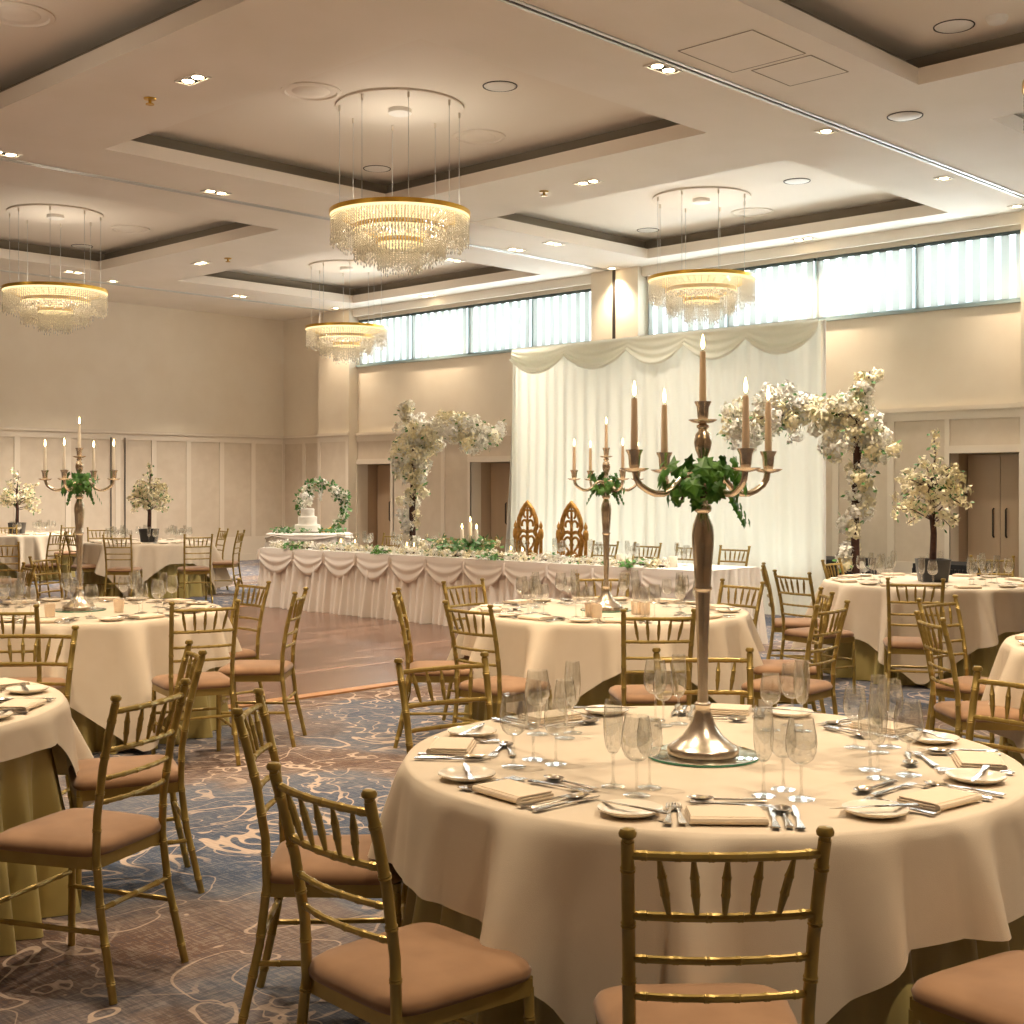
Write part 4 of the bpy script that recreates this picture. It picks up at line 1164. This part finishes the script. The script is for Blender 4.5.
for r, z0, z1 in ((.19, .012, .125), (.14, .125, .245), (.1, .245, .36)):
    MB().lathe([(0, z0), (r, z0), (r+.004, z0+.01), (r, z0+.02), (r, z1-.012), (r-.012, z1), (0, z1)], 32).build('tier', M['icing'], ck, ang=40)
fl, lv = MB(), MB()
for i in range(14): petal_puff(fl, Vector((rg.gauss(-.02, .035), rg.gauss(0, .035), .39+.018*i*.8)), .04, 14, .035, rg)
fl.build('flower_topper', M['blossom'], ck, smooth=False, kind='stuff')
ha = thing('flower_hoop', 'floral hoop of greenery and white roses arching over the cake', 'flower arch', ct+W(.16, .22, .866), CAM_A)
hr = .34; hc = Vector((0, 0, .38))
ring = [hc+Vector((hr*math.cos(q*2*PI/40), 0, hr*math.sin(q*2*PI/40))) for q in range(41)]
MB().tube(ring, .008, 6, caps=False).build('hoop', M['brass'], ha)
MB().box(-.2, .2, -.06, .06, 0, .015).build('foot_plate', M['brass'], ha, smooth=False)
fl, lv = MB(), MB()
for i in range(70):
    a = math.radians(rg.uniform(-62, 200)); c = hc+Vector((hr*math.cos(a)+rg.gauss(0, .025), rg.gauss(0, .03), hr*math.sin(a)+rg.gauss(0, .03)))
    leaf_spray(lv, c, .035, 6, .075, rg)
    if rg.random() < .4: petal_puff(fl, c+Vector((0, -.03, 0)), .05, 18, .042, rg)
for a_, l_ in ((118, .3), (95, .26), (140, .3), (60, .18)):
    a = math.radians(a_)
    for k in range(6): petal_puff(fl, hc+Vector((hr*math.cos(a), -.02, hr*math.sin(a)-l_*k/6)), .03, 10, .035, rg)
fl.build('roses', M['blossom'], ha, smooth=False, kind='stuff'); lv.build('greenery', M['leafgreen'], ha, smooth=False, kind='stuff')
gt = thing('leaf_garland', 'green leaf garland lying round the foot of the cake', 'garland', (ct.x, ct.y, .866))
fl, lv = MB(), MB()
for i in range(90):
    a = rg.uniform(0, 2*PI); c = Vector((.44*math.cos(a)+rg.gauss(0, .04), .44*math.sin(a)+rg.gauss(0, .04), .03+abs(rg.gauss(0, .015))))
    leaf_spray(lv, c, .02, 4, .06, rg)
    if i % 8 == 0: petal_puff(fl, c, .03, 10, .03, rg)
lv.build('leaves', M['leafgreen'], gt, smooth=False, kind='stuff'); fl.build('blossom_clusters', M['blossom'], gt, smooth=False, kind='stuff')

# ------------------------------------------------------------------ ivory drape
BX, BY0, BY1, BZ = 13.5, 8.0, 12.95, 3.48
bd = thing('backdrop_drape', 'tall pleated ivory drape with swagged top behind the thrones', 'curtain', (BX, (BY0+BY1)/2, 0))
by = bd.location.y
rb = random.Random(9); pb = [rb.random()*6 for _ in range(5)]
def drape(u, v):
    y = BY0-.0+(BY1-BY0)*u
    w_ = math.sin(y*34+1.6*math.sin(y*2.3+pb[0]))+.6*math.sin(y*19+pb[1])+.5*math.sin(y*8+pb[2])
    y2 = y+(u-.5)*.16*v**2
    return (-(.02+.022*w_*(.5+.5*v)), y2-by, BZ-.01-(BZ-.03)*v)
MB().grid(520, 10, drape).build('curtain', M['drape'], bd, ang=80)
for yy in (BY0+.02, BY1-.02, (BY0+BY1)/2):
    MB().tube([(.07, yy-by, 0), (.07, yy-by, BZ)], .022, 8).build('upright', M['white'], bd)
MB().tube([(.07, BY0-by, BZ-.02), (.07, BY1-by, BZ-.02)], .02, 8).build('crossbar', M['white'], bd)
pk = [BY1, 12.02, 10.98, 10.06, 9.07, BY0]
pk = [onX(p_, BX).y for p_ in (515, 568.5, 631, 688, 750, 821)]
for a, b in zip(pk, pk[1:]):
    def vs(u, v, a=a, b=b):
        y = a+(b-a)*u; sag = 4*u*(1-u)
        dep = .17+.22*sag
        x = -.06-.03*v-.012*math.sin(v*22)*(.3+sag)-.035*math.exp(-((v-.93)/.07)**2)
        return (x, y-by, BZ+.012-dep*v)
    MB().grid(26, 24, vs).build('valance_swag', M['drape'], bd, ang=80)
MB().grid(60, 8, lambda u, v: (.05+.02*math.sin(u*30), BY1+.03+.1*u*v+.14*u*v**2-by, BZ-.05-(BZ-.08)*v)).build('side_drape', M['white'], bd, ang=80)

# low black draped blocks by the wall
for (ya, yb, lb) in ((9.0, 10.9, 'low black draped block by the wall behind the right tree table'), (7.3, 8.05, 'low black draped block in front of the right doorway')):
    t = thing('stage_block', lb, 'stage block', (16.2, (ya+yb)/2, 0)); h = (yb-ya)/2
    MB().box(-.4, .4, -h, h, .5, .56).build('deck', M['black'], t, smooth=False)
    MB().grid(120, 4, lambda u, v: (-.41-.012*math.sin(u*90), -h+2*h*u, .5-.495*v)).build('skirt', M['black'], t, ang=80)
    for s in (-1, 1): MB().box(-.4, .4, s*h-.01, s*h+.01, 0, .5).build('side_skirt', M['black'], t, smooth=False)

# ------------------------------------------------------------------ light
def lamp(kind, name, loc, energy, color, **k):
    l = bpy.data.lights.new(name, kind); l.energy = energy; l.color = color
    for a, v in k.items(): setattr(l, a, v)
    o = bpy.data.objects.new(name, l); COL.objects.link(o); o.location = loc; return o
WARM = (1, .80, .58); NEUT = (1, .88, .74)
for p, k in SPOTS:
    lamp('SPOT', 'downlight_beam', (p.x, p.y, ZC-.03), (430 if p.y > 17 and p.x < XW-1 else 300 if p.x < XW-1 else 130)*(1 if k == 2 else .8), WARM if p.x < 8 or p.x > XW-1 else NEUT, spot_size=math.radians(100), spot_blend=.9, shadow_soft_size=.06)
for x, y in ((4.2, 3.4), (2.2, 3.6), (5.0, 1.4), (2.4, -.3), (1.0, 7.0), (6.2, 4.2), (3.6, 6.3), (6.4, 1.0), (6.3, 7.0), (3.8, 13.8), (11.8, 4.5), (0, 11)):        # unseen downlights, added to brighten the tables and fill the near side
    b = DL2((x, y, ZC), 0, 'twin square downlight added out of view to light the tables', 'downlights added out of view')
    lamp('SPOT', 'downlight_beam', (x, y, ZC-.03), 210 if (x, y) in ((3.6, 6.3), (6.2, 4.2), (6.3, 7.0)) else 330 if y > 4 else 190, WARM, spot_size=math.radians(100), spot_blend=.9, shadow_soft_size=.06)
for x, y in ((3.7, 10.3), (3.7, 3.1), (14.4, 3.1), (3.7, 17.6)):  # unseen chandeliers, added to light the near ceiling and tables
    p = Vector((x, y, 0)); CHAND((x, y, CHZ), 0, 'crystal chandelier added out of view to light the hall', 'tiered crystal chandeliers'); CH.append((p, ''))
for p, lb in CH:                            # one lamp added above the ring to brighten the ceiling, one inside the tiers
    lamp('POINT', 'chandelier_light', (p.x, p.y, CHZ+.12), 16, (1, .88, .72), shadow_soft_size=.3)
    lamp('POINT', 'chandelier_light', (p.x, p.y, CHZ-.2), 36, (1, .84, .64), shadow_soft_size=.12)
for a, b in WIN:                            # daylight outside the high windows
    o = lamp('AREA', 'daylight', (XW+.6, (a+b)/2, (ZS+ZW)/2+.1), 270, (.92, .97, 1), shape='RECTANGLE', size=b-a, size_y=1.5)
    o.rotation_euler = Vector((-1, 0, 0)).to_track_quat('-Z', 'Y').to_euler()
for y in (8.6, 9.9, 11.1, 12.4):            # floor uplighters standing behind the drape
    u = thing('uplighter', 'small black floor uplighter behind the ivory drape', 'uplighter', (14.35, y, 0), 0, 'uplighters behind the drape')
    MB().lathe([(0, 0), (.09, 0), (.09, .16), (.075, .17), (.07, .15), (0, .15)], 16).build('housing', M['pot'], u, ang=50)
    MB().lathe([(.068, .152), (0, .156)], 16).build('lens', M['lamp'], u)
    o = lamp('SPOT', 'uplighter_beam', (14.35, y, .19), 26, (.93, 1, .92), spot_size=math.radians(120), spot_blend=.8, shadow_soft_size=.06)
    o.rotation_euler = Vector((-.45, 0, 1)).to_track_quat('-Z', 'Y').to_euler()
wd = bpy.data.worlds.new('World'); scene.world = wd; wd.use_nodes = True
wd.node_tree.nodes['Background'].inputs[0].default_value = (.75, .88, 1, 1); wd.node_tree.nodes['Background'].inputs[1].default_value = .8

# ------------------------------------------------------------------ camera
cam = bpy.data.cameras.new('Camera'); co = bpy.data.objects.new('Camera', cam); COL.objects.link(co)
co.location = (0, 0, EYE); co.rotation_euler = (PI/2, 0, CAM_A)
cam.sensor_width = 36; cam.lens = F/1024*36; cam.shift_y = -(512-HZ)/1024; cam.clip_start = .05; cam.clip_end = 200
scene.camera = co
vs_ = scene.view_settings
vs_.view_transform = 'Standard'; vs_.look = 'None'; vs_.gamma = 1; vs_.use_curve_mapping = False; vs_.exposure = 1.25
scene.cycles.use_denoising = True
scene.cycles.sample_clamp_indirect = 4
scene.cycles.max_bounces = 10
scene.cycles.diffuse_bounces = 4
scene.cycles.transparent_max_bounces = 24
scene.cycles.caustics_reflective = False; scene.cycles.caustics_refractive = False
